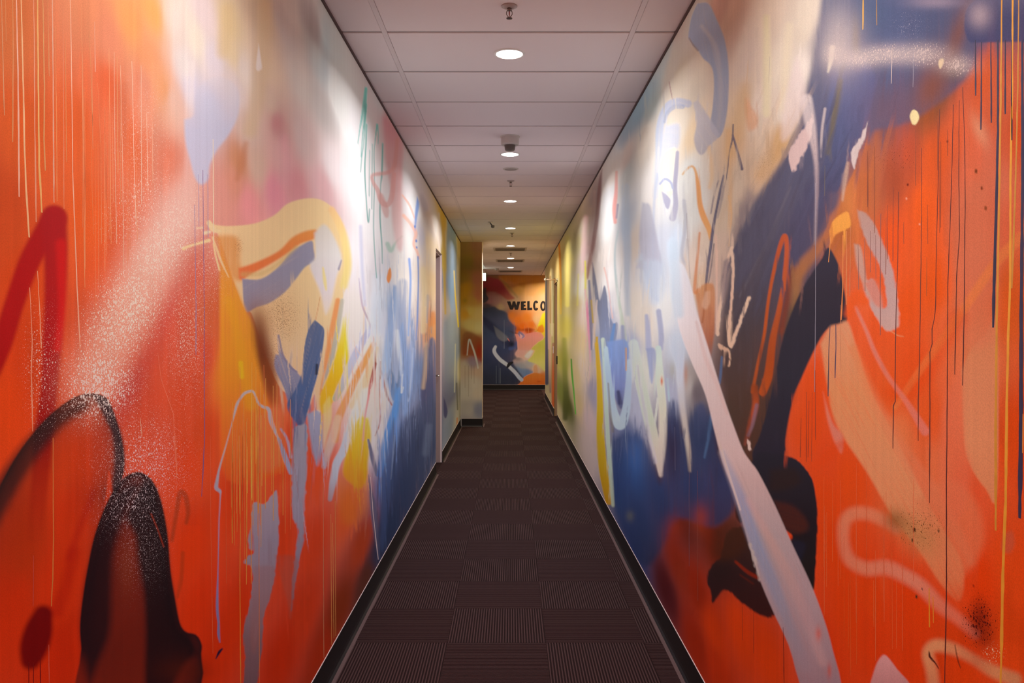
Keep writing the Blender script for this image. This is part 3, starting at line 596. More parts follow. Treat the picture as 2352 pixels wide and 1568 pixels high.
P.stroke([(1516,422,2.5),(1527,411,3),(1540,418,3),(1545,432,2.5)], 'b4b0c8', soft=1.5)
P.poly([(1520,440),(1532,448),(1540,460),(1535,480),(1526,470)], 'aca0b8', soft=2, a=.9); P.poly([(1538,455),(1530,440),(1545,440)], 'f0d8cc', soft=1.5)
P.stroke([(1510,400,3),(1503,460,3),(1500,560,3),(1506,640,3)], 'b8b8d0', a=.6, soft=3)
P.stroke([(1537,188,1.2),(1541,210,1.4),(1545,228,1)], '94706c', soft=1, a=.8)
P.stroke([(1570,462,5),(1575,510,4),(1566,580,4),(1572,605,3)], 'b0a8b4', a=.7, soft=3); P.stroke([(1577,490,1),(1580,560,1),(1585,640,1)], 'a08c8c', soft=1, a=.6)
P.blob(1460,265,16,70,'74808c',.8,tilt=.5); P.blob(1490,210,14,60,'84909c',.6,tilt=.5)
# ochre drifts
P.stroke([(1712,200,9),(1705,250,16),(1690,300,18),(1680,350,12)], 'd8a878', a=.6, soft=14); P.poly([(1712,225),(1725,245),(1742,270),(1738,290),(1720,300),(1712,260)], 'e0945c', a=.6, soft=6)
P.stroke([(1760,40,7),(1762,150,9),(1760,260,9)], 'f0dcb0', a=.6, soft=7); P.stroke([(1812,60,8),(1805,150,10),(1800,250,10)], 'f4dcbc', a=.5, soft=9)
P.stroke([(1790,300,14),(1775,350,20),(1750,400,16)], 'd4a06c', a=.5, soft=16)
P.poly([(1830,130),(1850,200),(1840,260),(1815,310),(1795,320),(1800,240)], 'ecd0cc', a=.6, soft=8)
P.stroke([(1568,400,2),(1578,388,2.5),(1590,382,2.5),(1598,395,3),(1604,430,5),(1608,470,6),(1617,500,7),(1628,525,6),(1632,550,3)], ['d8a878','e09048','e08c40','e0a060'], soft=2, a=.9)
P.stroke([(1630,340,5),(1635,400,5),(1630,430,4)], 'e0b080', a=.6, soft=5)
P.stroke([(1672,300,6),(1678,420,5),(1675,480,4)], 'dca46c', a=.45, soft=6)
N1 = '504a64'
P.stroke([(1684,286,1.4),(1682,320,1.8),(1675,350,1.4),(1671,390,1.2),(1665,430,.8)], N1, soft=1, a=.85); P.stroke([(1683,310,2),(1690,335,2.5),(1697,360,3),(1704,388,3.5)], '6c5c6c', soft=1.3)
P.stroke([(1662,403,2),(1654,440,3),(1644,490,3),(1637,530,3.5),(1632,570,3.5),(1625,620,3),(1620,670,2.5),(1616,720,2.5),(1613,740,2)], ['585470','4c4864','54506c','5c5468','4c4450'], soft=1.3, a=.9)
P.stroke([(1650,415,1.5),(1640,450,2),(1633,490,1.5)], '7c6c78', soft=1.3, a=.8); P.stroke([(1665,420,2),(1655,470,2.5),(1648,500,1.5)], '8c7c84', soft=2, a=.6); P.stroke([(1640,560,1.5),(1634,610,1.5),(1627,650,1.2)], '685c68', soft=1.2, a=.8)
P.stroke([(1674,450,2),(1680,490,2.5),(1676,540,1.2),(1674,565,1)], 'dca878', soft=1.5, a=.7)
P.poly([(1596,670),(1612,655),(1630,650),(1641,662),(1642,720),(1640,770),(1628,830),(1612,790),(1604,720)], ['c47c48','bc6c3c','a85428','8c4020'], a=.8, soft=4, streak=.2)
P.stroke([(1607,535,2.5),(1603,580,3),(1598,630,3.5),(1596,670,4),(1605,665,4)], 'cc7848', soft=2, a=.75); P.poly([(1620,670),(1632,668),(1632,690),(1622,710),(1612,700)], 'd0a088', a=.7, soft=4)
P.stroke([(1644,540,2.5),(1646,600,2.5),(1646,690,2.5),(1646,765,3)], 'dcb0a0', soft=2, a=.75)
P.stroke([(1680,570,3.5),(1668,612,3),(1660,670,3.5),(1652,720,4),(1648,768,3.5)], 'deb8a4', soft=1.8, rough=1.2); P.stroke([(1680,570,4),(1684,620,3.5),(1680,690,3.5),(1676,745,3.5),(1677,795,4),(1690,765,4),(1705,725,3.5),(1714,700,4),(1720,684,4)], ['e0bca8','dcb4a0','d8b09c','dcb49c','dcb8a4','e4c0a8'], soft=1.8, rough=1.5)
P.poly([(1662,600),(1674,595),(1670,650),(1660,700),(1656,660)], '746470', a=.7, soft=4)
P.stroke([(1650,792,3),(1660,800,4),(1672,803,5),(1676,820,3),(1674,840,2)], 'd4a890', soft=2, rough=3, a=.85)
P.stroke([(1658,820,2.5),(1655,860,3),(1653,880,2)], '4c6894', soft=2, a=.7)
# orange loop on the slate
P.stroke([(1728,900,3.5),(1740,840,3.5),(1755,770,3.5),(1765,690,3.5),(1778,620,4),(1792,565,5),(1803,542,5.5),(1807,575,5),(1800,650,5),(1790,710,6),(1775,780,8),(1765,860,10),(1752,900,9)], ['9c4820','a84c20','b4501c','b85424','b85028','bc5430','b85428','a84c24','a04418','a84818'], soft=2.2)
P.stroke([(1820,620,7),(1810,680,8),(1795,760,8)], '7c3418', a=.7, soft=7)
P.stroke([(1900,540,10),(1870,580,12),(1845,610,14),(1832,640,12),(1825,700,10),(1812,770,10)], ['b4683c','b46c38','b8702c','a87038','6c542c','54442c'], a=.65, soft=9)
P.poly([(1905,530),(1915,505),(1944,486),(1952,500),(1953,520),(1935,530),(1918,540),(1909,560)], ['ec9c48','f0a048','e89044'], soft=2)
# black sweep and its loop
P.poly([(1888,592),(1902,568),(1918,590),(1930,620),(1938,660),(1944,700),(1944,738),(1912,748),(1895,762),(1880,785),(1860,825),(1840,870),(1825,905),(1812,960),(1804,1010),(1799,1050),(1740,1062),(1728,1040),(1745,1000),(1765,930),(1785,840),(1800,770),(1825,700),(1850,650)], ['343040','302a36','2c2834','2a2834','282430','24202c'], soft=2.5)
P.poly([(1797,1044),(1830,1056),(1862,1093),(1875,1143),(1878,1193),(1876,1250),(1873,1308),(1866,1358),(1840,1320),(1812,1270),(1802,1244),(1818,1230),(1806,1218),(1780,1205),(1740,1180),(1700,1200),(1690,1160),(1720,1080),(1742,1040)], ['22202a','201c24','1c161c','1a1618','1a1414'], soft=2.5, rough=1)
P.poly([(1778,1150),(1820,1160),(1850,1190),(1855,1215),(1830,1225),(1800,1210)], '4c2014', a=.55, soft=8, bris=.5, ang=.3); P.poly([(1770,1080),(1820,1075),(1840,1100),(1820,1120),(1770,1125)], '2c1c14', a=.5, soft=10)
P.poly([(1700,1222),(1730,1226),(1760,1230),(1804,1222),(1820,1232),(1806,1245),(1770,1240),(1720,1240)], 'c03c10', a=.85, soft=3)
P.poly([(1790,1250),(1810,1260),(1830,1300),(1845,1320),(1840,1290),(1850,1250),(1820,1240)], '1c1c2c', a=.7, soft=6)
P.poly([(1770,1418),(1743,1411),(1701,1381),(1680,1360),(1660,1357),(1637,1384),(1633,1354),(1624,1337),(1627,1312),(1642,1290),(1656,1276),(1670,1225),(1700,1210),(1760,1230),(1800,1290),(1790,1370),(1790,1400)], ['30201a','281a18','1c1416','1a1214','1c1012'], a=.96, soft=3, rough=2)
P.poly([(1640,1215),(1690,1190),(1720,1230),(1690,1280),(1640,1280)], '3a1c10', a=.7, soft=14)
P.stroke([(1690,1290,3),(1720,1315,4),(1760,1335,4)], '74200c', soft=2.5, a=.8); P.stroke([(1700,1320,2),(1730,1340,2)], '481810', soft=2, a=.8)
P.stroke([(1733,890,8),(1735,930,7),(1722,980,6),(1712,1020,3)], ['8c3c14','b84c20','a84420','8c4434'], soft=4, a=.75); P.stroke([(1738,930,4),(1728,975,4),(1718,1000,3)], '6c6478', soft=3, a=.6)
P.poly([(1640,1000),(1690,1010),(1700,1100),(1690,1200),(1640,1200),(1620,1120)], '4c2010', a=.5, soft=18, streak=.4)
# far part: vertical runs
P.poly([(1383,388),(1376,410),(1371,450),(1366,500),(1358,560),(1350,600),(1345,625),(1351,640),(1360,590),(1370,545),(1377,490),(1381,440)], ['6c4444','744848','8c5c58','945c50'], a=.85, soft=3, streak=.35)
P.stroke([(1366,440,3),(1362,500,4),(1352,560,4)], 'a4807c', a=.6, soft=4); P.stroke([(1345,500,6),(1342,560,6),(1340,620,4)], 'd0a0a0', a=.6, soft=5)
P.stroke([(1416,395,2.5),(1415,440,4),(1411,480,5),(1413,510,4)], ['e8a498','e48c84','e49088'], a=.85, soft=2.5); P.stroke([(1419,470,2.5),(1416,500,2)], '948094', soft=2, a=.8)
P.stroke([(1437,430,9),(1437,500,10),(1441,580,9),(1440,640,7),(1442,720,6)], ['aca8b0','a8a8b8','a8a8b8','b4b0b8'], a=.75, soft=5)
P.stroke([(1420,530,2),(1413,570,2),(1413,620,2.5),(1420,680,3),(1430,740,4),(1438,800,4),(1443,860,5)], ['b0b0b0','a8b0b4','bcbcac','c4bca4','b8b4ac'], a=.8, soft=2.5)
P.poly([(1475,465),(1492,470),(1500,500),(1512,560),(1520,610),(1510,660),(1512,690),(1500,685),(1490,660),(1478,620),(1462,615),(1470,590),(1468,540)], ['b8acb8','b0a4b4','b8acbc','bcb8c8'], a=.85, soft=4)
P.poly([(1462,600),(1475,585),(1480,640),(1490,680),(1500,700),(1520,690),(1530,640),(1520,600)], 'c0c0d0', a=.6, soft=8)
P.poly([(1361,602),(1366,625),(1372,660),(1378,690),(1388,655),(1395,682),(1398,712),(1408,742),(1417,740),(1418,760),(1410,800),(1400,840),(1388,850),(1380,800),(1376,740),(1368,690),(1361,650)], ['6c6880','6c6c84','7c7c98','7880a4'], a=.92, soft=2, streak=.15)
P.stroke([(1411,745,3),(1405,780,4),(1402,800,4)], '6480b0', soft=2, a=.9); P.stroke([(1371,690,2),(1365,760,2.5),(1361,800,2)], 'd8b8b0', soft=1.5, a=.8)
P.stroke([(1388,615,2),(1394,640,2),(1400,680,1.6),(1407,730,1.5)], 'e8b0a4', soft=1.5, a=.8)
P.stroke([(1353,645,2.5),(1357,720,4),(1357,800,4)], '746c88', soft=2, a=.85); P.stroke([(1358,690,2),(1362,740,2)], 'c09838', soft=1.5, a=.8); P.stroke([(1371,775,2.5),(1370,800,3)], 'cc9830', soft=1.5)
P.stroke([(1485,725,4),(1488,760,6),(1490,800,7)], '9c98b4', soft=3, a=.85); P.stroke([(1513,715,6),(1518,760,6),(1518,800,5)], '9490ac', soft=3, a=.85)
P.stroke([(1430,750,4),(1432,790,5),(1430,830,5)], '8c88a8', soft=3, a=.8)
P.stroke([(1284,560,1.8),(1286,590,2.5),(1288,650,2),(1288,720,2)], ['e88820','ee9424','eca83c','e0b050'], soft=1.3); P.stroke([(1304,545,5),(1304,620,6.5),(1303,700,5)], ['e0c080','f2cf82','e4c46c'], a=.85, soft=3)
P.stroke([(1344,600,2),(1345,640,2.5),(1344,665,2)], 'd8c040', soft=1.8, a=.85); P.stroke([(1328,630,2),(1326,700,2)], 'd8bc50', soft=2, a=.6); P.stroke([(1344,665,2),(1348,700,2.8),(1352,760,2.6),(1356,830,2)], ['d8a0a4','d87898','d88ca0','cc98a0'], soft=1.6, a=.9)
P.stroke([(1296,780,5),(1297,850,6),(1300,900,7),(1298,960,6)], ['a09040','7c7434','4c4a20','3c3a18'], a=.85, soft=4, streak=.3); P.stroke([(1312,825,1.6),(1314,860,2),(1318,900,1.6),(1322,950,1.2)], ['4c7c2c','4c8c30','509430'], soft=1.2)
P.stroke([(1370,790,4.5),(1375,850,5.5),(1378,920,7),(1379,1000,9),(1386,1080,10),(1399,1150,9)], ['d09c34','c89828','c49820','c09420','c08c18','b07414'], soft=2)
P.stroke([(1385,780,5),(1391,850,5.5),(1392,920,4.5),(1396,1000,4.5),(1402,1080,5),(1408,1160,4)], ['c0c0b4','b8bcb4','b4b4a4','a8a898','94907c'], soft=2)
P.poly([(1394,785),(1442,785),(1440,870),(1432,930),(1422,935),(1406,890)], ['7c8cbc','7480b0','6c70a0','3c3c5c'], a=.9, soft=4, streak=.25)
P.stroke([(1391,800,5),(1398,870,7),(1408,940,9),(1424,975,12),(1437,945,9),(1443,890,7),(1446,830,6)], ['b8c0c8','acb4c4','a4acbc','a8a8ac','a8acb8','a4a8bc','b0b4c0'], soft=2.5, bris=.2)
P.stroke([(1420,900,4),(1424,925,5)], '343050', soft=3, a=.85); P.stroke([(1438,800,1.8),(1438,850,1.5)], 'cc8c50', soft=1.5, a=.8); P.stroke([(1397,880,2),(1402,950,3),(1408,990,3)], '6c5c54', soft=2, a=.7)
P.stroke([(1455,790,11),(1468,860,12),(1485,940,12),(1500,1000,12),(1512,1050,9),(1518,1090,5)], ['c4c0bc','c8c0b4','bcb8ac','b4b0a0','c4b0a4','b8a098'], soft=3, bris=.15); P.stroke([(1512,800,7),(1517,880,9),(1523,950,9),(1522,1020,9),(1517,1080,5)], ['b4b8b4','c4c0b4','c8bcac','c8b4a8','c4aca4'], soft=2.5, bris=.15)
P.poly([(1484,800),(1503,800),(1506,830),(1498,880),(1492,860)], '8c8cac', a=.9, soft=3); P.stroke([(1464,840,3),(1478,930,4),(1492,1000,4),(1505,1060,5)], 'a898a4', a=.6, soft=3)
P.poly([(1405,1010),(1440,990),(1452,1000),(1460,985),(1472,1005),(1485,1020),(1505,1085),(1520,1105),(1532,960),(1540,920),(1556,930),(1568,1000),(1600,930),(1625,940),(1650,1040),(1690,1150),(1640,1210),(1560,1190),(1520,1260),(1480,1300),(1440,1230),(1416,1180)], ['3c4468','2c3454','28345a','242c4c','20243c'], a=.85, soft=9, streak=.4)
P.blob(1460,1050,22,50,'34548c',.6); P.blob(1545,1040,16,70,'2a1c30',.7); P.blob(1520,875,3,10,'b84c24',.9); P.blob(1447,1185,9,12,'5c5448',.5)
P.stroke([(1558,780,11),(1562,860,10),(1566,920,7),(1574,980,6),(1582,1040,5),(1585,1080,3)], ['ccccdc','c4c4d8','b4acb4','b0a09c','ac9c94','8c7c74'], soft=4, a=.92); P.stroke([(1533,870,2.5),(1537,920,2)], '9cacb4', soft=2, a=.7)
P.blob(1590,850,22,40,'8c7c78',.55); P.blob(1545,850,10,20,'9c948c',.6); P.blob(1575,860,5,25,'a86040',.5)
P.stroke([(1634,950,3),(1628,1000,3),(1618,1050,2)], '4c6890', a=.6, soft=3)
P.blob(1548,1215,18,30,'7c240c',.6); P.blob(1610,1190,18,30,'8c2c08',.6); P.blob(1545,1260,22,50,'701c0c',.5)
for rg, n, sd in (((1320,1560,560,1150),260,31),((1540,1720,380,1150),130,32),((1700,1990,60,600),110,33),((1700,1850,600,1050),50,34),((1420,1760,180,480),50,35)): P.feather(rg, n, sd)
# the long pale band across everything
band = [(1555,600),(1572,612),(1588,660),(1602,720),(1624,790),(1650,875),(1668,930),(1684,975),(1706,1032),(1724,1060),(1742,1085),(1780,1160),(1820,1250),(1862,1340),(1892,1420),(1912,1490),(1930,1590),(1850,1590),(1812,1482),(1775,1402),(1745,1330),(1720,1250),(1690,1145),(1660,1062),(1640,985),(1620,905),(1588,830),(1562,760),(1548,680)]
P.poly(band, ['dcd0d8','dac6ca','d8bebe','ccb0b0','b49898','9a888c','948086','8a747c','7e656e'], soft=2.5, bris=.1, ang=1.18)
P.stroke([(1660,1040,6),(1700,1140,12),(1735,1240,14),(1775,1340,14),(1815,1440,12),(1850,1530,12)], ['a89aa4','8a88a2','7c829c','7a7c92','807886','84707a'], a=.9, soft=9, bris=.3)
P.stroke([(1720,1150,7),(1770,1240,9),(1820,1340,12),(1860,1440,12),(1890,1520,10)], ['b49094','b08880','a88480','a08084','a88484'], a=.5, soft=9, bris=.3)
P.stroke([(1600,740,3),(1620,820,5),(1645,880,4),(1670,950,3)], 'c49c98', a=.5, soft=4, bris=.5); P.stroke([(1645,990,2),(1670,1075,2),(1700,1170,2)], 'd8bcb4', a=.6, soft=2)
P.stroke([(1545,560,12),(1552,640,12),(1560,720,10)], 'd4d8e8', a=.7, soft=8); P.stroke([(1722,1250,3),(1735,1290,4),(1745,1330,3)], 'a89c98', soft=3, rough=3, a=.7)  # first stroke paints white-blue glare into the wall colour
P.blob(1880,1455,7,16,'b04428',.6); P.blob(1905,1540,5,16,'a83c20',.6); P.stroke([(1718,1010,2),(1722,1030,3)], 'd0b4ac', soft=2, rough=2)
# peach sweeps on the orange
P.poly([(1885,790),(1905,752),(1925,745),(1948,740),(1968,800),(2000,895),(2060,1010),(2130,1150),(2170,1220),(2212,1300),(2205,1380),(2160,1340),(2110,1262),(2050,1185),(1992,1085),(1938,1005),(1912,950),(1898,870)], ['cc8c68','c88458','c4825a','c07c54','b87850'], a=.95, soft=5, bris=.35, ang=1.1, vfade=([740,1200,1330,1400],[1,1,.7,.15]))
P.stroke([(1960,800,8),(2010,920,12),(2070,1030,16),(2140,1130,18),(2200,1230,14),(2230,1290,8)], ['d07848','cc7850','c87450','c46c4c','c06444'], a=.6, soft=10, bris=.4)
P.poly([(1890,900),(1912,970),(1935,1000),(1932,1040),(1915,1010),(1900,960)], 'bc7c6c', a=.7, soft=5)
P.poly([(2100,1150),(2180,1100),(2240,1150),(2260,1230),(2240,1290),(2190,1330),(2150,1260)], 'c06c48', a=.6, soft=14)
P.poly([(2208,850),(2232,800),(2262,770),(2290,750),(2290,1130),(2264,1122),(2228,1068),(2214,1010)], ['c87850','c8805a','c8845c','c07c54'], a=.9, soft=4)
P.poly([(2180,500),(2220,420),(2265,440),(2290,560),(2285,760),(2240,800),(2200,760)], 'cc7050', a=.5, soft=18)
P.poly([(2160,960),(2205,850),(2215,1010),(2230,1080),(2200,1200),(2160,1120)], 'cc6848', a=.55, soft=12)
P.stroke([(2352,538,12),(2290,600,11),(2220,700,10),(2150,800,9),(2100,870,8),(2055,935,6)], 'd87840', a=.7, soft=5)
P.stroke([(2200,730,20),(2140,840,18),(2080,900,18),(2040,900,14)], 'cc4410', a=.45, soft=16)
P.stroke([(1965,705,3),(1990,760,4),(2010,810,5),(2040,865,5),(2080,920,6),(2125,990,10)], ['c88478','c07c70','c47060','c87468'], a=.7, soft=4)
P.poly([(1970,482),(1988,490),(2010,520),(2038,580),(2056,650),(2066,735),(2058,752),(2040,760),(2020,742),(1998,700),(1985,655),(2005,640),(2020,668),(2028,705),(2036,700),(2034,660),(2020,610),(1998,570),(1980,530)], ['b48c80','b49490','b49a98','bc9c94'], a=.95, soft=3.5, rough=2)
P.poly([(1962,560),(1978,570),(1990,640),(2000,690),(1985,660),(1968,610)], 'b8988c', a=.8, soft=4); P.poly([(1985,650),(2010,640),(2030,680),(2035,705),(2010,700)], 'd06c50', a=.6, soft=5)
P.stroke([(1950,720,10),(1965,680,14),(1985,690,12)], 'e4581c', a=.7, soft=8); P.stroke([(2046,760,1),(2062,770,1.2),(2075,772,1)], 'd89468', soft=1.2, a=.8)
P.poly([(1858,950),(1868,880),(1878,820),(1892,900),(1890,960),(1870,1040)], 'e44c12', a=.6, soft=8)
P.stroke([(1870,1070,10),(1910,1040,12),(1930,1020,8)], 'c03c0c', a=.5, soft=8)
P.blob(2250,300,14,40,'dc9c78',.6,tilt=-.4); P.blob(2320,200,40,60,'d87050',.35); P.blob(2300,420,40,60,'d07c60',.4)
P.poly([(2095,285),(2090,268),(2094,255),(2100,252),(2108,258),(2111,272),(2103,286)], 'f0d8a0', soft=1.5); P.poly([(2155,148),(2157,138),(2165,134),(2168,142),(2160,158)], 'e8c898', soft=1.5)
# sprayed loops low on the right
P.stroke([(2060,1215,10),(2030,1195,13),(1995,1180,14),(1960,1180,15),(1940,1200,14),(1938,1245,13),(1952,1285,14),(1990,1305,15),(2035,1303,16),(2075,1320,15),(2115,1345,15),(2160,1390,14),(2200,1420,12),(2240,1455,10)], ['c06c50','c87858','c87c5c','c8785c','c4785c','c47860','c88068','c4745c','c06850','b86450'], a=.8, soft=10)
P.stroke([(2148,1600,13),(2140,1540,13),(2132,1500,13),(2150,1482,14),(2190,1490,13),(2230,1510,11),(2280,1540,14),(2330,1560,16)], ['a86c50','b07450','b88058','b88058','b47450','a86444','b07850','a87450'], a=.9, soft=9)
P.poly([(1996,1580),(2012,1528),(2024,1508),(2032,1504),(2042,1512),(2060,1536),(2090,1580)], ['b48484','a87878','9c6c6c'], soft=2.5)
P.blob(2250,1420,26,50,'5c1408',.75); P.blob(2262,1460,22,35,'541408',.5); P.blob(2080,1210,60,26,'94683c',.6,tilt=.6); P.blob(2055,1195,22,22,'6c4420',.55); P.blob(2120,1240,40,40,'a87448',.5)
P.stroke([(2134,1497,1.5),(2136,1508,2.5),(2148,1522,1.5),(2156,1535,1)], '3c1410', soft=1); P.stroke([(2193,1480,1),(2200,1515,1.5),(2206,1533,1)], '501c10', soft=1, a=.8); P.poly([(2305,1225),(2325,1220),(2330,1250),(2318,1270),(2300,1260)], 'a85038', a=.6, soft=6)
P.dots([(2100,1216,3,'3c2410'),(2096,1240,2.4,'4c3018'),(2156,1219,2,'3c2410'),(2118,1352,1.5,'2c1c28'),(2105,1370,2.5,'3c2418'),(2236,1345,2,'8c1c08'),(2085,424,2,'6c2014'),(2242,393,3,'7c3c1c'),(2255,432,2.4,'7c3418'),(2264,478,3,'8c4424'),(2176,325,1.8,'5c1810'),(2082,456,1.5,'e8a890'),(2112,515,1.5,'e8a088')])
# spattered drops
for (u, v, ru, rv, d) in ((1915,125,26,30,.9),(1970,135,50,22,1.0),(2040,125,60,22,1.05),(2120,125,60,24,1.0),(2200,150,40,22,.95),(1930,100,50,80,.35)): P.spray(u, v, ru, rv, 'd8bcb4', d, mist=.55)
P.spray(2090,60,50,40,'b8a8b4',.35); P.spray(2110,1210,70,60,'5c3818',.55); P.spray(2250,1430,40,60,'3c0c06',.9); P.spray(2280,1500,30,30,'d0a484',.6); P.spray(2060,360,80,60,'5c2818',.35); P.spray(1760,380,40,60,'8c5c3c',.4)
# past the right door
P.stroke([(1254,640,2.5),(1255,740,3),(1256,880,4)], ['54484c','4c4468','34304c'], soft=1.5, a=.95); P.stroke([(1259,640,2),(1260,720,2.2),(1261,800,2)], ['c89478','d0988c','c8949c'], soft=1.5, a=.85)
P.stroke([(1264,635,2),(1265,740,2.5)], 'b07850', soft=1.5, a=.8); P.stroke([(1269,620,2.5),(1269,700,2.5),(1268,770,2)], ['c8a888','dcc09c','d8b89c'], soft=1.5, a=.9); P.stroke([(1273,680,1.5),(1272,740,2)], 'a08c50', soft=1.5, a=.8)
P.stroke([(1264,770,2.5),(1263,850,2.5),(1264,900,2)], ['c89880','b88878','6c5058'], soft=1.5, a=.85); P.stroke([(1271,790,3),(1271,860,4),(1272,930,5)], ['a06c58','a84c28','a0401c'], soft=1.8, a=.95); P.stroke([(1274,640,2),(1275,660,1.5)], 'b06030', soft=1.3, a=.8)
wall_right = struct(mural_mesh('wall_right', co, fc, P, MURAL), 'corridor wall covered by an orange, slate and white abstract mural')

# ------------------------------------------------------------------ end wall and projecting wall
def flat_axes(k):
    return lambda u, v: (u*k, v*k)
def facing_wall(y, xs, zs):
    co, fc, A, Z = patches([(x, z) for x, z in zip(xs, zs)], lambda a, z: np.c_[a, np.full(len(a), y), z])
    return co, fc, Painter(CX+A*F/y, CY-(Z-EYE)*F/y, A, Z)
XE = 4.2
KE = Y_END/F
co, fc, P = facing_wall(Y_END, [np.linspace(-1.2, -.85, 6), np.linspace(-.85, 1.3, 200), np.linspace(1.3, XE, 40)], [rows((0, H, .05)), rows((0, H, .0105)), rows((0, H, .05))])
P.base([(1085,640,'7c3840'),(1112,632,'6c4c44'),(1135,634,'74503c'),(1115,655,'80323c'),(1140,650,'883440'),(1150,665,'8c3a40'),(1160,635,'a86c34'),(1180,640,'a8682c'),(1200,650,'a86c30'),(1230,645,'b87838'),(1170,655,'a46c44'),
 (1190,665,'b87c40'),(1220,670,'d89058'),(1245,660,'e09858'),(1250,690,'f8b088'),(1220,690,'e8a878'),(1180,690,'b08468'),(1160,695,'a47868'),(1140,690,'a0706c'),(1125,690,'a0686a'),(1150,705,'b08868'),(1120,705,'54444c'),
 (1112,720,'2c2a38'),(1130,720,'3c3c50'),(1150,720,'46465c'),(1160,730,'54505c'),(1175,725,'c46428'),(1190,735,'d06420'),(1210,730,'d87028'),(1200,750,'d45c18'),(1220,745,'d46420'),(1235,735,'f0b080'),(1245,760,'e8b830'),(1215,760,'a03c14'),(1190,755,'b04c18'),
 (1115,760,'1e1c28'),(1130,760,'2a2c48'),(1150,760,'343450'),(1170,760,'3c3c58'),(1115,820,'1c1a24'),(1115,870,'1c1a24'),(1140,800,'2c2c44'),(1160,800,'343858'),(1135,850,'20202c'),(1160,860,'22243c'),(1150,880,'201e2c'),(1180,870,'24243c'),
 (1200,775,'e08078'),(1225,775,'e08478'),(1210,790,'e49078'),(1230,790,'d8887c'),(1200,805,'c88c88'),(1215,815,'c09488'),(1240,790,'94883c'),(1245,815,'948040'),(1230,820,'948034'),(1245,840,'a48c5c'),(1215,835,'7c7074'),(1200,845,'706870'),(1190,850,'54586c'),(1210,860,'4c5470'),(1235,850,'a07c6c'),(1245,865,'a85828'),
 (1225,870,'b45c28'),(1205,875,'a44c20'),(1245,875,'8c3c14'),(1300,680,'f0b080'),(1300,760,'d89038'),(1300,840,'908048'),(1400,700,'e8a060'),(1400,850,'9c6c4c'),(1500,760,'d08850')], axes=flat_axes(7.0))
P.poly([(1105,641),(1125,636),(1148,644),(1160,660),(1172,675),(1182,685),(1165,688),(1150,676),(1140,670),(1125,668),(1108,662)], ['80323c','8a3440','90383c','a04c3c'], a=.85, soft=3)
P.stroke([(1150,640,3),(1165,655,3),(1178,670,2.5),(1188,682,2)], '8c6c44', a=.6, soft=3)
P.poly([(1109,664),(1116,660),(1117,675),(1122,685),(1117,693),(1106,696),(1100,690)], '40404c', a=.9, soft=2)
P.poly([(1100,710),(1122,706),(1135,704),(1145,710),(1158,715),(1165,720),(1166,730),(1172,738),(1178,744),(1186,752),(1184,765),(1188,785),(1190,800),(1183,812),(1186,822),(1178,830),(1190,850),(1205,868),(1196,882),(1100,884)], ['3c3c4c','40405a','343850','2c2e48','24263c','20202e','1c1c28'], a=.92, soft=3, streak=.2)
P.poly([(1100,720),(1125,735),(1145,755),(1160,775),(1178,785),(1180,795),(1165,800),(1140,770),(1115,750)], '24223a', a=.7, soft=5)
P.poly([(1134,748),(1145,756),(1160,768),(1168,778),(1158,784),(1148,780),(1140,770)], '5c5660', a=.85, soft=2.5)
P.stroke([(1166,777,.8),(1170,783,.8)], 'b8605c', soft=.7); P.stroke([(1172,800,4),(1182,797,4),(1186,788,4)], '38406c', a=.7, soft=3)
P.blob(1175,790,8,7,'181622',.8)
P.poly([(1170,760),(1186,764),(1200,768),(1226,762),(1234,758),(1233,762),(1215,770),(1186,768)], '3c1c14', a=.6, soft=3); P.blob(1212,757,22,4,'74240c',.7)
P.poly([(1183,767),(1200,768),(1236,762),(1246,768),(1248,780),(1230,788),(1218,802),(1200,804),(1190,800),(1188,780)], ['dc7870','e48880','e48c7c','d88c84'], a=.9, soft=2)
P.poly([(1192,760),(1200,764),(1206,772),(1198,778),(1190,768)], '4c5478', a=.8, soft=2); P.poly([(1194,766),(1200,772),(1196,776)], 'e8a0a0', soft=1, a=.8)
P.poly([(1246,720),(1254,718),(1254,748),(1240,750),(1236,746)], 'eccc14', a=.9, soft=2.5); P.poly([(1236,750),(1246,745),(1250,758),(1246,764),(1234,760)], 'b85418', a=.85, soft=2)
P.stroke([(1222,735,.6),(1230,748,.6),(1233,757,.6)], 'a84818', soft=.7, a=.6)
P.poly([(1245,780),(1256,775),(1256,850),(1240,840),(1228,834),(1212,828),(1224,815),(1228,805),(1220,802),(1228,792)], ['98883c','908034','988848','a09058'], a=.92, soft=2)
P.poly([(1225,806),(1218,804),(1205,818),(1215,822)], 'b8a8a8', a=.8, soft=2.5); P.blob(1190,824,10,5,'4c4448',.7)
P.poly([(1190,845),(1215,848),(1225,855),(1215,862),(1203,868),(1196,858)], '485472', a=.8, soft=4); P.poly([(1226,840),(1232,838),(1235,855),(1226,860)], 'b87c5c', a=.8, soft=2)
P.poly([(1194,880),(1202,868),(1214,860),(1232,856),(1248,862),(1258,866),(1258,884),(1194,886)], ['b8642c','b05824','a84c1c'], soft=2); P.blob(1238,876,12,5,'6c2408',.7)
P.stroke([(1138,796,3.2),(1135,804,4),(1138,813,4),(1148,825,4),(1157,832,4),(1164,837,3.8),(1174,846,3.8),(1184,856,3.8),(1192,866,4),(1198,872,4)], ['98909c','948c9c','a098a4','a098a4','948c9c','8c8ca0'], soft=1.2)
P.stroke([(1177,832,2),(1170,836,4),(1166,842,3)], '1c181c', soft=1.2)
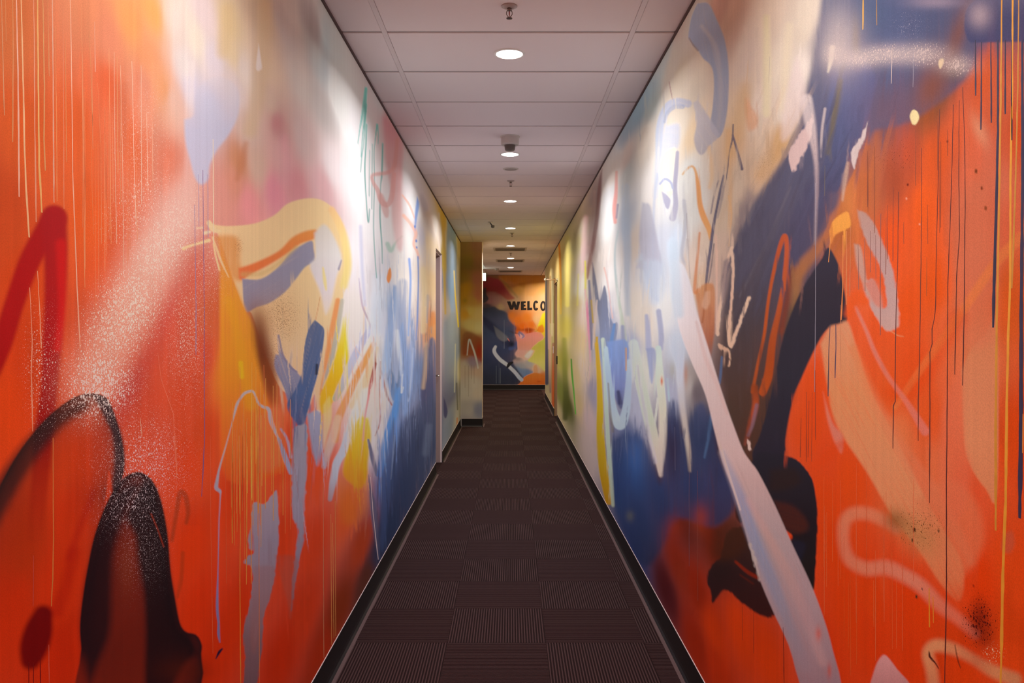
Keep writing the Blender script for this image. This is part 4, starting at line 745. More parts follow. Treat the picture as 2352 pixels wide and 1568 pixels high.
for u, v0, v1, h in ((1158,735,800,'6c6878'),(1181,740,775,'6c6474'),(1205,748,765,'a86448'),(1214,752,765,'b07048'),(1140,840,880,'4c4c58'),(1149,845,880,'585860'),(1146,830,880,'3c3c4c')): P.stroke([(u,v0,.5),(u,v1,.5)], h, a=.7, soft=.6, smooth=False)
P.gain = .76                                # this wall stands farther from its lamps
wall_end = struct(mural_mesh('wall_end', co, fc, P, MURAL), 'mural wall closing the corridor, dark blue, crimson and orange')

PX0, PX1, PD = -WL, -.472, .42
co, fc, P = facing_wall(Y_PIL, [np.linspace(PX0, PX1, 60)], [rows((0, H, .007))])
P.base([(1062,560,'7c6044'),(1100,560,'80584c'),(1075,600,'84683c'),(1100,600,'906048'),(1062,640,'946c30'),(1070,660,'b07828'),(1065,690,'a87424'),(1100,640,'a4604c'),(1100,680,'ac6444'),(1085,690,'ac7838'),(1080,715,'b8904c'),(1100,720,'b8905c'),(1070,720,'b47c30'),
 (1080,745,'b0905c'),(1100,750,'b09468'),(1065,770,'8c5c34'),(1075,780,'744024'),(1095,785,'7c3c24'),(1070,810,'7c4c30'),(1100,810,'7c2c1c'),(1085,830,'70505c'),(1070,840,'8c7468'),(1100,850,'8c6c60'),(1085,880,'8c7870'),(1070,900,'8c7a72'),(1100,900,'8c766c'),(1075,940,'7c6c68'),(1100,940,'5c5460'),(1070,965,'746464')], axes=flat_axes(6.0))
P.blob(1068,670,12,20,'bc7c18',.6); P.blob(1098,665,12,22,'a85844',.6); P.blob(1066,722,8,12,'bc7c20',.6); P.blob(1068,690,5,5,'8c6824',.6)
P.poly([(1062,770),(1070,762),(1085,764),(1100,775),(1108,785),(1106,830),(1095,820),(1075,815),(1062,812)], ['744428','70341c','742c1c'], a=.8, soft=4); P.blob(1100,805,7,20,'7c1c10',.7)
P.stroke([(1073,815,1),(1076,785,1.5),(1079,780,1.8),(1083,790,1.8),(1090,810,2),(1095,830,2),(1098,845,1.5)], '9c8c88', soft=1.2, a=.9); P.blob(1085,835,14,10,'6c5c68',.6)
for u, v0, v1 in ((1076,840,910),(1083,838,870),(1089,840,880),(1068,840,890)): P.stroke([(u,v0,.5),(u,v1,.5)], '5c4438', a=.6, soft=.6, smooth=False)
P.gain = .92
pil = struct(mural_mesh('wall_projection', co, fc, P, MURAL), 'narrow wall projecting into the corridor, ochre, brown and grey mural')
PLASTER = mat('plaster', 'ecdcd2', .6, noise=.03)
struct(obj('wall_projection_side', bxm(-WL-.05, PX1, Y_PIL+.002, Y_PIL+PD, 0, H), PLASTER), 'pale side of the projecting wall')

# ------------------------------------------------------------------ runs of paint: thin raised drips on the walls
DRIPM = {}
def drip_mat(h, z):
    key = (h, int(z*4))
    if key not in DRIPM:
        m = bpy.data.materials.new('drip_'+h); m.use_nodes = True; nt = m.node_tree; b = nt.nodes['Principled BSDF']
        c = np.clip(lin(h)/LT/np.interp(int(z*4)/4+.12, LZ, LE), .006, .86)
        b.inputs['Roughness'].default_value = .45; b.inputs['Specular IOR Level'].default_value = .3
        n = nt.nodes.new('ShaderNodeTexNoise'); n.inputs['Scale'].default_value = 60
        tc = nt.nodes.new('ShaderNodeTexCoord'); nt.links.new(tc.outputs['Object'], n.inputs['Vector'])
        r = nt.nodes.new('ShaderNodeMapRange'); r.inputs['To Min'].default_value = .85; r.inputs['To Max'].default_value = 1.15; nt.links.new(n.outputs['Fac'], r.inputs['Value'])
        s = nt.nodes.new('ShaderNodeVectorMath'); s.operation = 'SCALE'; s.inputs[0].default_value = tuple(c); nt.links.new(r.outputs[0], s.inputs['Scale']); nt.links.new(s.outputs[0], b.inputs['Base Color'])
        DRIPM[key] = m
    return DRIPM[key]
rd = random.Random(7)
def drip(sign, pts, wpx, h, wob=.6):
    W = WL if sign < 0 else WR; par = wall_left if sign < 0 else wall_right
    P = []
    for (u0, v0), (u1, v1) in zip(pts, pts[1:]):
        n = max(2, int(abs(v1-v0)/22))
        for i in range(n): P.append((u0+(u1-u0)*i/n+rd.uniform(-wob, wob)*.5, v0+(v1-v0)*i/n))
    P.append(pts[-1]); bm = bmesh.new(); rings = []; zs = []
    for i, (u, v) in enumerate(P):
        d = abs(u-CX); y = F*W/d; z = EYE-(v-CY)*y/F; zs.append(z)
        t = i/(len(P)-1); hw = wpx*.5*y*y/(F*W)*(.55+.5*t if t < .95 else .7)*rd.uniform(.85, 1.15)
        rings.append([bm.verts.new((sign*(W-e), y+q*hw, z)) for q, e in ((-1, .00005), (-.5, .00016), (.5, .00016), (1, .00005))])
    for a, b in zip(rings, rings[1:]):
        for q in range(3): bm.faces.new((a[q], a[q+1], b[q+1], b[q]))
    obj('paint_drip', bm, drip_mat(h, sum(zs)/len(zs)), par, smooth=True)
PK, PO, YE = 'e0a080', 'e08c50', 'dc9444'
for q, wd, h in (([(3,-20),(10,265)],2,'e0a070'),([(12,-20),(14,95)],1.6,PO),([(29,-20),(30,110),(29,326)],3,PO),([(37,-20),(41,160),(43,300),(44,452)],4,'e6a88c'),([(48,-20),(53,180),(56,330),(60,430),(67,545)],4.5,'e8ac78'),
    ([(77,-20),(79,140),(80,300),(83,510)],3,'e0906c'),([(86,-20),(88,200),(90,380),(96,488)],4.5,'e0a45c'),([(98,-20),(102,200),(101,320),(104,392)],3,'dc9858'),([(109,-20),(113,175)],2,PO),([(120,-20),(122,200),(124,465)],3,'e6a888'),
    ([(127,60),(130,300),(131,462)],1.6,PO),([(144,15),(146,250),(147,480)],1.8,'dc8058'),([(150,90),(153,372)],1.6,PO),([(161,-20),(164,150),(167,390),(173,560),(178,680),(184,800)],2.6,'eca888'),([(187,10),(190,250),(195,660)],1.8,'e48c58'),
    ([(205,70),(213,290)],1.4,PO),([(217,50),(219,165)],2.2,'e89878'),([(224,190),(232,340),(233,560)],1.4,'e07c48'),([(208,270),(214,540)],1.2,'dc7038'),([(250,110),(253,330),(255,560)],1.6,'e8905c'),([(262,120),(264,350),(268,560)],1.6,PK),([(269,130),(271,400)],1.4,'e8a060'),([(277,150),(282,400),(284,620)],1.8,PK),
    ([(303,140),(309,420),(313,520)],1.6,'ecb498'),([(324,150),(325,470)],1.5,'ecb498'),([(337,260),(340,440)],1.6,'ecb498'),([(350,280),(351,420)],1.2,PK),([(68,660),(71,720),(74,780),(72,860),(75,990)],2.4,'d89070'),([(86,622),(90,690),(95,800)],2.2,'d89470'),
    ([(122,1005),(122,1120),(123,1240),(121,1330),(118,1392)],2.6,'a86830'),([(77,1275),(76,1392)],1.6,'9c4038'),([(112,1480),(113,1570)],1.6,'a85040'),([(322,960),(326,1000)],1.4,PK),([(362,810),(370,870),(384,910),(398,950),(403,1060)],1.2,'cc6c50'),([(404,1000),(406,1100)],1.4,'cc7050'),
    ([(447,470),(448,560),(450,700),(450,815)],2,'8c6888'),([(456,400),(457,520)],1.4,'8c7ca4'),([(466,390),(467,500),(469,700),(469,900),(470,1000),(466,1090),(463,1140)],2,'744878'),([(477,400),(478,545)],1.8,'a488a4'),([(489,320),(490,460),(491,560)],2.2,'f0c8a8'),
    ([(66,1520),(66,1575)],3,'5c0404'),([(77,1520),(77,1575)],2.5,'5c0404'),([(92,1500),(93,1575)],3,'5c0404'),
    ([(551,1100),(552,1240),(551,1350),(553,1575)],2,'c8742c'),([(567,960),(567,1200),(566,1342)],1.8,'c87430'),([(576,1000),(577,1340)],1.8,'c87830'),([(549,1000),(551,1180)],1.6,'d08030'),([(594,1000),(595,1300),(596,1568)],1.3,'b8602c'),([(483,1000),(484,1200),(489,1500)],1.2,'b85030'),([(518,1050),(520,1340)],1.1,'b04824'),
    ([(742,1070),(743,1300),(744,1510)],1.6,'9c5c40'),([(760,1180),(761,1350),(762,1480)],1.5,'a86838'),([(764,1200),(767,1465)],1.2,'b07840'),([(770,1150),(771,1460)],1.4,'a06434'),([(851,1095),(857,1180),(869,1285)],1.8,'b08888'),([(606,905),(607,960)],1.4,'d0905c'),([(629,1000),(630,1070)],1.4,'d07838')):
    drip(-1, q, wd, h)
for i in range(44):                                             # thin orange runs below the flag
    u = rd.uniform(512, 668); v0 = rd.uniform(830, 1040) if u < 640 else rd.uniform(900, 1010); drip(-1, [(u, v0), (u+rd.uniform(-1, 1), v0+rd.uniform(90, 320))], rd.uniform(1, 1.8), rd.choice(['d87c2c','dc8c34','d06c2c','c85c28','d8843c']), .3)
for i in range(20):
    u = rd.uniform(185, 345); v0 = rd.uniform(120, 360); drip(-1, [(u, v0), (u+rd.uniform(0, 3), v0+rd.uniform(150, 420))], rd.uniform(.9, 1.4), rd.choice(['e47c48','e48858','dc7040']), .3)
NV, DK = '2e2c48', '5c2420'
for q, wd, h in (([(2240,92),(2241,220)],4,NV),([(2254,96),(2254,200),(2253,298)],4,NV),([(2276,96),(2277,282)],4,NV),([(2309,92),(2309,262)],4,NV),([(2324,92),(2324,322)],4,NV),([(2292,92),(2292,300),(2288,500),(2284,620),(2281,752)],7,NV),([(2348,92),(2349,400),(2346,700),(2345,1000),(2342,1190)],10,NV),
    ([(2301,-20),(2299,200),(2296,400),(2293,560),(2289,760),(2287,960),(2287,1218)],6,'c88830'),([(2326,-20),(2325,200),(2321,400),(2320,660),(2316,760),(2312,950),(2310,1150),(2304,1300),(2300,1500),(2298,1575)],7,'d89430'),([(2340,-20),(2338,200),(2333,400),(2328,560),(2324,662)],4.5,'cc8c38'),([(2350,950),(2349,1040)],4,'dc7c30'),
    ([(1983,-20),(1982,68)],4,'e0a040'),([(2013,-20),(2014,58)],2,'b07c40'),([(2049,110),(2047,192)],2.6,'c8aca4'),([(2098,120),(2097,200)],1.2,'a89ca8'),
    ([(2211,200),(2216,340),(2217,470),(2216,560),(2215,690),(2213,800),(2211,885)],2.6,DK),([(2203,230),(2202,400),(2204,540),(2197,640),(2193,860)],2.4,DK),([(2190,240),(2186,400),(2182,520),(2177,660),(2176,900),(2174,1100),(2174,1350),(2170,1568)],2.8,'4c1c1c'),([(2158,250),(2155,400),(2151,560),(2149,700),(2147,728),(2141,755),(2141,790),(2136,808),(2136,950),(2135,1155)],2.4,DK),
    ([(2117,340),(2116,560),(2114,700),(2112,830),(2109,920),(2109,1012)],2.4,'6c2c20'),([(2064,440),(2062,600),(2058,720),(2056,850),(2056,922),(2052,932),(2051,1030)],2.4,'5c2824'),([(2023,490),(2022,640),(2022,770)],2.2,'7c4c48'),([(2036,500),(2034,630)],1.8,'8c4834'),([(2011,540),(2012,640)],1.6,'84504c'),([(1999,530),(2000,625)],1.6,'84504c'),([(1986,550),(1987,668)],1.8,'84504c'),([(1971,560),(1972,665)],1.6,'84544c'),
    ([(2052,430),(2051,600)],1.8,'84382c'),([(2039,470),(2038,595)],1.6,'84382c'),([(2130,470),(2131,560)],1.6,'8c3c28'),([(2076,510),(2076,560)],1.5,'984028'),([(2129,590),(2128,680)],1.5,'984824'),
    ([(1907,745),(1904,800),(1902,910)],2.6,'4c3848'),([(1920,744),(1920,800),(1918,868)],2.6,'443454'),([(1936,540),(1936,660),(1932,735)],3,'d07838'),([(1945,530),(1944,700)],2.2,'c87844'),([(1954,520),(1952,680)],2,'c87448'),([(1908,545),(1903,602)],2.5,'e08c40'),([(1930,700),(1931,850)],1.4,'c07850'),
    ([(2134,1350),(2135,1440)],3.5,'d07c20'),([(2143,1370),(2144,1430)],3,'c86c20'),([(1872,850),(1873,1010)],1.5,'7c2c18'),([(1858,920),(1856,1050)],1.5,'842c10'),([(1866,900),(1864,1060)],1.2,'843018'),([(1840,960),(1838,1050)],1.5,'7c2810'),([(1852,900),(1852,1060)],1.5,'7c2410'),
    ([(1799,1440),(1801,1568)],1.6,'3c0c0c'),([(1706,1392),(1706,1470)],1.2,'6c1c0c'),([(1731,1405),(1731,1500)],1.2,'6c1c0c'),([(1873,420),(1873,700),(1871,900)],1.4,'8c8490'),([(1895,380),(1894,450)],1.2,'6c5c40'),([(1768,130),(1766,190)],1,'c0a890'),([(1583,1000),(1583,1300)],1,'5c3c44'),([(1602,1080),(1603,1380)],1,'6c3428'),([(1550,980),(1551,1080)],1,'5c5468')):
    drip(1, q, wd, h)
for i in range(26):
    u = rd.uniform(1880, 2110); v0 = rd.uniform(1060, 1340); drip(1, [(u, v0), (u+rd.uniform(-1, 1), v0+rd.uniform(80, 260))], rd.uniform(.9, 1.5), rd.choice(['cc5428','c04818','c85430']), .3)
for i in range(8):
    u = rd.uniform(1950, 2200); v0 = rd.uniform(270, 420); drip(1, [(u, v0), (u, v0+rd.uniform(60, 200))], 1.5, rd.choice(['7c3420','843c20']), .4)

# ------------------------------------------------------------------ floor, ceiling, plain walls
CARPET_T = mat('carpet_rib', '463230', .95, spec=.1, noise=.25, nscale=300)
CARPET_V = mat('carpet_valley', '291b1a', .95, spec=.05, noise=.2, nscale=300)  # darker between the ribs: crease shade put into the colour
CEIL = mat('ceiling_tile_white', 'f2e4e4', .85, spec=.2, noise=.03, nscale=250)
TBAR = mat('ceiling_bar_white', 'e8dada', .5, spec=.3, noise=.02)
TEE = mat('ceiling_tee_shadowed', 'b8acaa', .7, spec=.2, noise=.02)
BLACK = mat('black_vinyl', '1c1716', .5, spec=.35, noise=.1)
EDGE = mat('pale_edge', '5c4845', .85, spec=.2, noise=.15)  # paler line along the foot of the baseboards
CAULK = mat('caulk', 'd8c4bc', .6, noise=.05)
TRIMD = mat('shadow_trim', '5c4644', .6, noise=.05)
PLENUM = mat('plenum', '6a605c', .9, noise=.05)
for _m in (CARPET_T, CARPET_V):
    _b = _m.node_tree.nodes['Principled BSDF']; _b.inputs['Sheen Weight'].default_value = .012; _b.inputs['Sheen Roughness'].default_value = .45; _b.inputs['Sheen Tint'].default_value = (.75, .5, .42, 1)
floor = struct(obj('floor', bxm(-1.3, XE, Y_BACK, Y_END+.1, -.06, -.012), mat('underlay', '3a2a28', .95, noise=.1)), 'dark brown carpet tile floor')
def carpet_mesh(name, lx, ly, along):
    """ribbed carpet tile lx by ly, ribs 14 mm apart running along y (along) or x"""
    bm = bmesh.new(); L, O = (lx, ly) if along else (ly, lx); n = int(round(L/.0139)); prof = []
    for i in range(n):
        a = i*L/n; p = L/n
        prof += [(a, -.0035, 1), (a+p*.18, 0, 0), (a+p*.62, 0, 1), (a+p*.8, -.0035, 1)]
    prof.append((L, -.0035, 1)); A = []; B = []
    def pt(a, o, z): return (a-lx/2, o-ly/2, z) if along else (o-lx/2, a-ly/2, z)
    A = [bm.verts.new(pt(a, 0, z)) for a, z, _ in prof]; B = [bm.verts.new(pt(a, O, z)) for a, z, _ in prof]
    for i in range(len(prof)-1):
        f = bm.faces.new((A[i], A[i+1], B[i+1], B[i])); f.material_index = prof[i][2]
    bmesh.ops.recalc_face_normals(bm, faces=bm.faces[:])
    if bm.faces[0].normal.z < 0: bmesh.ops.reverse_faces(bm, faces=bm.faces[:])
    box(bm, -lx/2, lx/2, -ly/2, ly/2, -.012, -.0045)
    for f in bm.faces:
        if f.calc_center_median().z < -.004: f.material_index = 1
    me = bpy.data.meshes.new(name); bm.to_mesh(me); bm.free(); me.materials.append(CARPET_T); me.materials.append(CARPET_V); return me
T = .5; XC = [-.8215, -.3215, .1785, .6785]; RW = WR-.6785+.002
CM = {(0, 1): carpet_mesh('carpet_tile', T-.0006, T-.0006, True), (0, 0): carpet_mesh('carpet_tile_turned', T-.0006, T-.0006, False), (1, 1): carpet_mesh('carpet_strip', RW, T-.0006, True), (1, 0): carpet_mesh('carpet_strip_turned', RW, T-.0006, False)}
for r in range(-13, 34):
    for c in range(4):
        along = (r+c) % 2 == 1
        st = 1 if c == 3 else 0
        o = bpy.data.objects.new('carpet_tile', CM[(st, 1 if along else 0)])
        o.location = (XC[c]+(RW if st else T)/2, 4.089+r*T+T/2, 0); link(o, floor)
# lobby carpet beyond the end of the right wall
obj('carpet_sheet', bxm(WR+.002, XE, Y_RE, Y_END, -.012, 0), CARPET_T, floor)
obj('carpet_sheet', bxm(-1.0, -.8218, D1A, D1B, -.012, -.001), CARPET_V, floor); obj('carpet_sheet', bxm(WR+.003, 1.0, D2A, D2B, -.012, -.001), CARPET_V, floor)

ceiling = struct(obj('ceiling', bxm(-1.3, XE, Y_BACK, Y_END+.1, H+.03, H+.06), PLENUM), 'white suspended tile ceiling')
GX = [-.611, .589]; GY0 = 3.896
xs = [(-WL+.004, GX[0]-.012), (GX[0]+.012, GX[1]-.012), (GX[1]+.012, WR-.004)]
TM = []
for a, b in xs:
    bm = bxm(-(b-a)/2, (b-a)/2, -.287, .287, 0, .016, bev=.002); me = bpy.data.meshes.new('ceiling_tile'); bmesh.ops.recalc_face_normals(bm, faces=bm.faces[:]); bm.to_mesh(me); bm.free(); me.materials.append(CEIL); TM.append(me)
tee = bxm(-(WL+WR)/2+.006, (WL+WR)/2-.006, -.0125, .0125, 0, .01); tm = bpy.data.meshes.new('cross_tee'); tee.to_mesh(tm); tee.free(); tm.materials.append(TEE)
for r in range(-10, 29):
    y = GY0+.6*r
    for (a, b), me in zip(xs, TM):
        o = bpy.data.objects.new('ceiling_tile', me); o.location = ((a+b)/2, y+.3, H); link(o, ceiling)
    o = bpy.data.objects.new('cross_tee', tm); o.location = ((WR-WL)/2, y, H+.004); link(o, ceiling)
for x in GX: obj('main_runner', bxm(x-.0118, x+.0118, Y_BACK, Y_END, H-.002, H+.02), TBAR, ceiling)
obj('ceiling_sheet', bxm(WR+.01, XE, Y_RE, Y_END, H, H+.02), CEIL, ceiling)
# shadow line where ceiling meets wall
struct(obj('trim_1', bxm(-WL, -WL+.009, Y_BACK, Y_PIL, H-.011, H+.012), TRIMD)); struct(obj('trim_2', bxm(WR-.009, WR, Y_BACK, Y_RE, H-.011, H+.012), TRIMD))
struct(obj('wall_back', bxm(-1.0, 1.0, Y_BACK-.1, Y_BACK, 0, H+.03), mat('back_wall', 'c86a40', .6, noise=.1, nscale=3)), 'wall behind the camera')
struct(obj('wall_lobby_front', bxm(WR+.004, XE, Y_RE-.15, Y_RE, 0, H+.03), PLASTER), 'end of the corridor wall, lobby side')
struct(obj('wall_lobby_side', bxm(XE, XE+.1, Y_RE-.15, Y_END+.1, 0, H+.03), PLASTER), 'pale lobby side wall')

# ------------------------------------------------------------------ baseboards: black vinyl cove
PROF = [(0, .132), (.004, .132), (.005, .03), (.008, .014), (.016, .003), (.017, 0), (0, 0)]
def baseboard(name, run, place):
    """run = (a, b) along; place(out, along) -> (x, y)"""
    bm = bmesh.new(); E = []
    for t in run: E.append([bm.verts.new((*place(o, t), z)) for o, z in PROF])
    n = len(PROF)
    for i in range(n): bm.faces.new((E[0][i], E[0][(i+1) % n], E[1][(i+1) % n], E[1][i]))
    bm.faces.new(E[0]); bm.faces.new(E[1][::-1]); o = struct(obj(name, bm, BLACK))
    for nm, q, m in (('edge_strip', [(.0165, .0022), (.034, .0008), (.034, .0002), (.0165, .0002)], EDGE), ('caulk_line', [(.0, .1322), (.003, .1322), (.0015, .1345), (0, .1345)], CAULK)):
        b2 = bmesh.new(); E = [[b2.verts.new((*place(u, t), z)) for u, z in q] for t in run]
        for i in range(4): b2.faces.new((E[0][i], E[0][(i+1) % 4], E[1][(i+1) % 4], E[1][i]))
        b2.faces.new(E[0]); b2.faces.new(E[1][::-1]); obj(nm, b2, m, o)
    return o
PLX = lambda o, t: (-WL+.0005+o, t); PRX = lambda o, t: (WR-.0005-o, t)
baseboard('baseboard_left', (Y_BACK, D1A-.002), PLX); baseboard('baseboard_left_far', (D1B+.002, Y_PIL-.002), PLX)
baseboard('baseboard_right', (Y_BACK, D2A-.002), PRX); baseboard('baseboard_right_far', (D2B+.002, Y_RE-.001), PRX)
baseboard('baseboard_projection', (-WL+.02, PX1), lambda o, t: (t, Y_PIL-.0005-o)); baseboard('baseboard_projection_side', (Y_PIL-.016, Y_PIL+PD), lambda o, t: (PX1+.0005+o, t))
baseboard('baseboard_end', (-WL, XE-.01), lambda o, t: (t, Y_END-.0005-o))

# ------------------------------------------------------------------ doors
DOORM = mat('door_grey_pink', 'a08e8a', .5, spec=.3, noise=.03); FRAMEM = mat('door_frame_steel', 'a8948f', .45, spec=.4, noise=.02); STEEL = mat('brushed_steel', 'd0ccc8', .25, metal=1.0, noise=.03); DARK = mat('dark_lock', '26221f', .4, spec=.5, noise=.05)
WHITEP = mat('white_reveal', 'e0d2ce', .55, noise=.02)
TANF = mat('tan_frame', 'b09074', .5, spec=.3, noise=.03); TANR = mat('tan_reveal', 'a07c54', .55, noise=.08, nscale=12)
def door(name, s, W, y0, y1, top, lever_y, label, FRAMEM=FRAMEM, WHITEP=WHITEP):
    root = struct(empty(name, (s*W, y0, 0)), label); root['label'] = label
    def B(nm, x0, x1, a, b, z0, z1, m, par=None, bev=.0):
        q0, q1 = sorted((s*(x0)-s*W, s*(x1)-s*W)); return obj(nm, bxm(q0, q1, a-y0, b-y0, z0, z1, bev=bev), m, par or root)
    # plaster reveal around the opening
    B('reveal', W+.0005, W+.022, y1, y1+.03, 0, top, WHITEP); B('reveal', W+.0005, W+.022, y0-.03, y0, 0, top, WHITEP); B('reveal', W+.0005, W+.022, y0-.03, y1+.03, top, top+.03, WHITEP)
    B('door_frame', W+.022, W+.16, y1-.018, y1+.03, 0, top-.02, FRAMEM, bev=.002); B('door_frame', W+.022, W+.16, y0-.03, y0+.018, 0, top-.02, FRAMEM, bev=.002); B('door_frame', W+.022, W+.16, y0-.03, y1+.03, top-.02, top+.03, FRAMEM)
    leaf = B('door_leaf', W+.085, W+.125, y0+.02, y1-.02, .008, top-.024, DOORM, bev=.002)
    x = s*(W+.085)-s*W
    bm = bmesh.new(); lathe(bm, [(.026, 0), (.026, -s*.008), (.012, -s*.012)], 20, (x, lever_y-y0, 1.045), 'x'); dirn = -1 if abs(lever_y-y1) < abs(lever_y-y0) else 1
    tube(bm, [(x, lever_y-y0, 1.045), (x-s*.055, lever_y-y0, 1.045), (x-s*.06, lever_y-y0+dirn*.02, 1.045), (x-s*.06, lever_y-y0+dirn*.12, 1.045)], .0095, 10)
    lv = obj('lever_handle', bm, STEEL, root, smooth=True); lv['label'] = 'steel lever handle'
    for z in (1.12, 1.33):
        bm = bmesh.new(); lathe(bm, [(.022, 0), (.022, -s*.012), (.01, -s*.016)], 18, (x, lever_y-y0, z), 'x'); obj('lock_cylinder', bm, DARK if z > 1.3 else STEEL, root, smooth=True)
    return root
door('door_1', -1, WL, D1A, D1B, D1T, D1B-.085, 'recessed grey-pink door in the left mural wall')
door('door_2', 1, WR, D2A, D2B, D2T, D2B-.085, 'recessed pale door in the right mural wall', TANF, TANR)

# ------------------------------------------------------------------ ceiling lights
LENS = mat('lamp_lens', 'ffffff', .4, emit='fff0e6', estr=14.0); RING = mat('lamp_ring', 'efe9e4', .35, spec=.4, noise=.01)
LENS.cycles.emission_sampling = 'NONE'      # the lamp behind the lens does the lighting
def downlight(x, y, label, power=1.0, col=LAMP_COL):
    t = empty('downlight', (x, y, H)); tag(t, label, 'ceiling light', 'round downlights along the corridor ceiling')
    bm = bmesh.new(); lathe(bm, [(.082, -.0005), (.081, -.004), (.075, -.0065), (.0695, -.006), (.069, -.0005)], 40, cap=False); obj('trim_ring', bm, RING, t, smooth=True)
    bm = bmesh.new(); lathe(bm, [(.0688, -.001), (.0688, -.0045), (.062, -.0055)], 40); obj('lens', bm, LENS, t)
    l = bpy.data.lights.new('lamp', 'AREA'); l.shape = 'DISK'; l.size = .13; l.spread = math.radians(156); l.energy = LAMP_W*power; l.color = col
    lo = bpy.data.objects.new('lamp', l); lo.location = (0, 0, -.0075); link(lo, t)
    return t
where = ['round downlight in the ceiling behind the first sprinkler head', 'round downlight right behind the ceiling sensor', 'round downlight past the second sprinkler head',
         'round downlight beside the small angled detector', 'round downlight just ahead of the square air grilles', 'round downlight between two square air grilles', 'round downlight before the last square air grille']
for k in range(-2, 7):
    downlight(-.007+.001*max(k, 0), GY0+.3+2.4*k, where[k] if k >= 0 else ('round downlight overhead, before the first sprinkler head' if k == -1 else 'round downlight far back overhead, near the rear wall'), .9 if k == -1 else 1.0, LAMP_COL if k < 3 else LAMP_WARM)
downlight(1.1, 20.55, 'round downlight in the lobby ceiling, beside the lettered wall', 1.35, LAMP_WARM)

# ------------------------------------------------------------------ sprinklers
BRASS = mat('sprinkler_metal', '8c7c74', .35, metal=.9, noise=.05); CUP = mat('escutcheon', 'b8a8a4', .4, spec=.4, noise=.02); BULB = mat('red_bulb', '9c1c14', .15, spec=.6, noise=.02)
def sprinkler(x, y, label):
    t = empty('sprinkler_head', (x, y, H)); tag(t, label, 'sprinkler', 'sprinkler heads')
    bm = bmesh.new(); lathe(bm, [(.036, 0), (.035, -.004), (.022, -.01), (.014, -.011)], 28); obj('escutcheon', bm, CUP, t, smooth=True)
    bm = bmesh.new(); lathe(bm, [(.011, -.011), (.011, -.02), (.008, -.022)], 16); obj('body', bm, BRASS, t, smooth=True)
    for s in (-1, 1):
        bm = bmesh.new(); tube(bm, [(s*.008, 0, -.018), (s*.0125, 0, -.028), (s*.0125, 0, -.038), (s*.006, 0, -.048), (0, 0, -.051)], .002, 6); obj('frame_arm', bm, BRASS, t, smooth=True)
    bm = bmesh.new(); lathe(bm, [(.001, -.022), (.0028, -.026), (.0022, -.04), (.001, -.049)], 10); obj('glass_bulb', bm, BULB, t, smooth=True)
    bm = bmesh.new(); lathe(bm, [(.005, -.050), (.0135, -.054), (.0135, -.0565), (.004, -.058)], 20); obj('deflector', bm, BRASS, t)
for x, y, lb in ((-.006, 3.58, 'pendent sprinkler head ahead of the first ceiling light'), (0, 7.78, 'pendent sprinkler head behind the flat ceiling disc'), (.02, 11.98, 'pendent sprinkler head after the angled detector'), (.0, 15.1, 'pendent sprinkler head after the first square air grille')): sprinkler(x, y, lb)

# ------------------------------------------------------------------ ceiling sensor, disc, angled detector
OFFW = mat('sensor_offwhite', 'cfc4bd', .5, spec=.3, noise=.02)
t = empty('ceiling_sensor', (-.006, 6.0, H)); tag(t, 'off-white drum-shaped ceiling sensor with a smaller dark nose', 'sensor')
bm = bmesh.new(); lathe(bm, [(.074, 0), (.074, -.004), (.068, -.008), (.067, -.058), (.063, -.064), (.04, -.065)], 36); obj('drum', bm, OFFW, t, smooth=False)
bm = bmesh.new(); lathe(bm, [(.042, -.065), (.040, -.075), (.037, -.098), (.034, -.104), (.0, -.107)], 28, cap=False); obj('nose', bm, mat('sensor_nose', '6c605a', .4, spec=.4, noise=.05), t, smooth=True)
t = empty('ceiling_disc', (.0, 7.2, H)); tag(t, 'flat pale disc set in the ceiling behind the drum-shaped sensor', 'speaker')
bm = bmesh.new(); lathe(bm, [(.07, 0), (.069, -.005), (.06, -.007)], 32); obj('rim', bm, OFFW, t)
bm = bmesh.new(); lathe(bm, [(.055, -.0072), (.05, -.009)], 28); obj('face', bm, mat('disc_face', 'a89a94', .7, noise=.05), t)
t = empty('angled_detector', (-.275, 10.75, H)); tag(t, 'small grey angled detector on the ceiling left of the lights', 'sensor')
bm = bmesh.new(); lathe(bm, [(.03, 0), (.03, -.008), (.012, -.01)], 20); obj('base', bm, OFFW, t)
DG = mat('detector_grey', '7c7874', .5, noise=.05)
bm = bmesh.new(); tube(bm, [(0, 0, -.008), (.012, 0, -.03), (.03, 0, -.05)], .009, 10); obj('neck', bm, DG, t, smooth=True)
bm = bmesh.new(); lathe(bm, [(.02, 0), (.024, -.01), (.022, -.03), (.012, -.036)], 18, (.036, 0, -.045)); obj('head', bm, DG, t, smooth=True)
t = empty('angled_detector', (-.33, 18.95, H)); tag(t, 'tiny white detector on the ceiling by the last air grille', 'sensor')
bm = bmesh.new(); lathe(bm, [(.05, 0), (.048, -.02), (.03, -.032)], 20); obj('base', bm, OFFW, t); bm = bmesh.new(); lathe(bm, [(.018, -.033), (.012, -.042)], 14); obj('head', bm, DG, t)

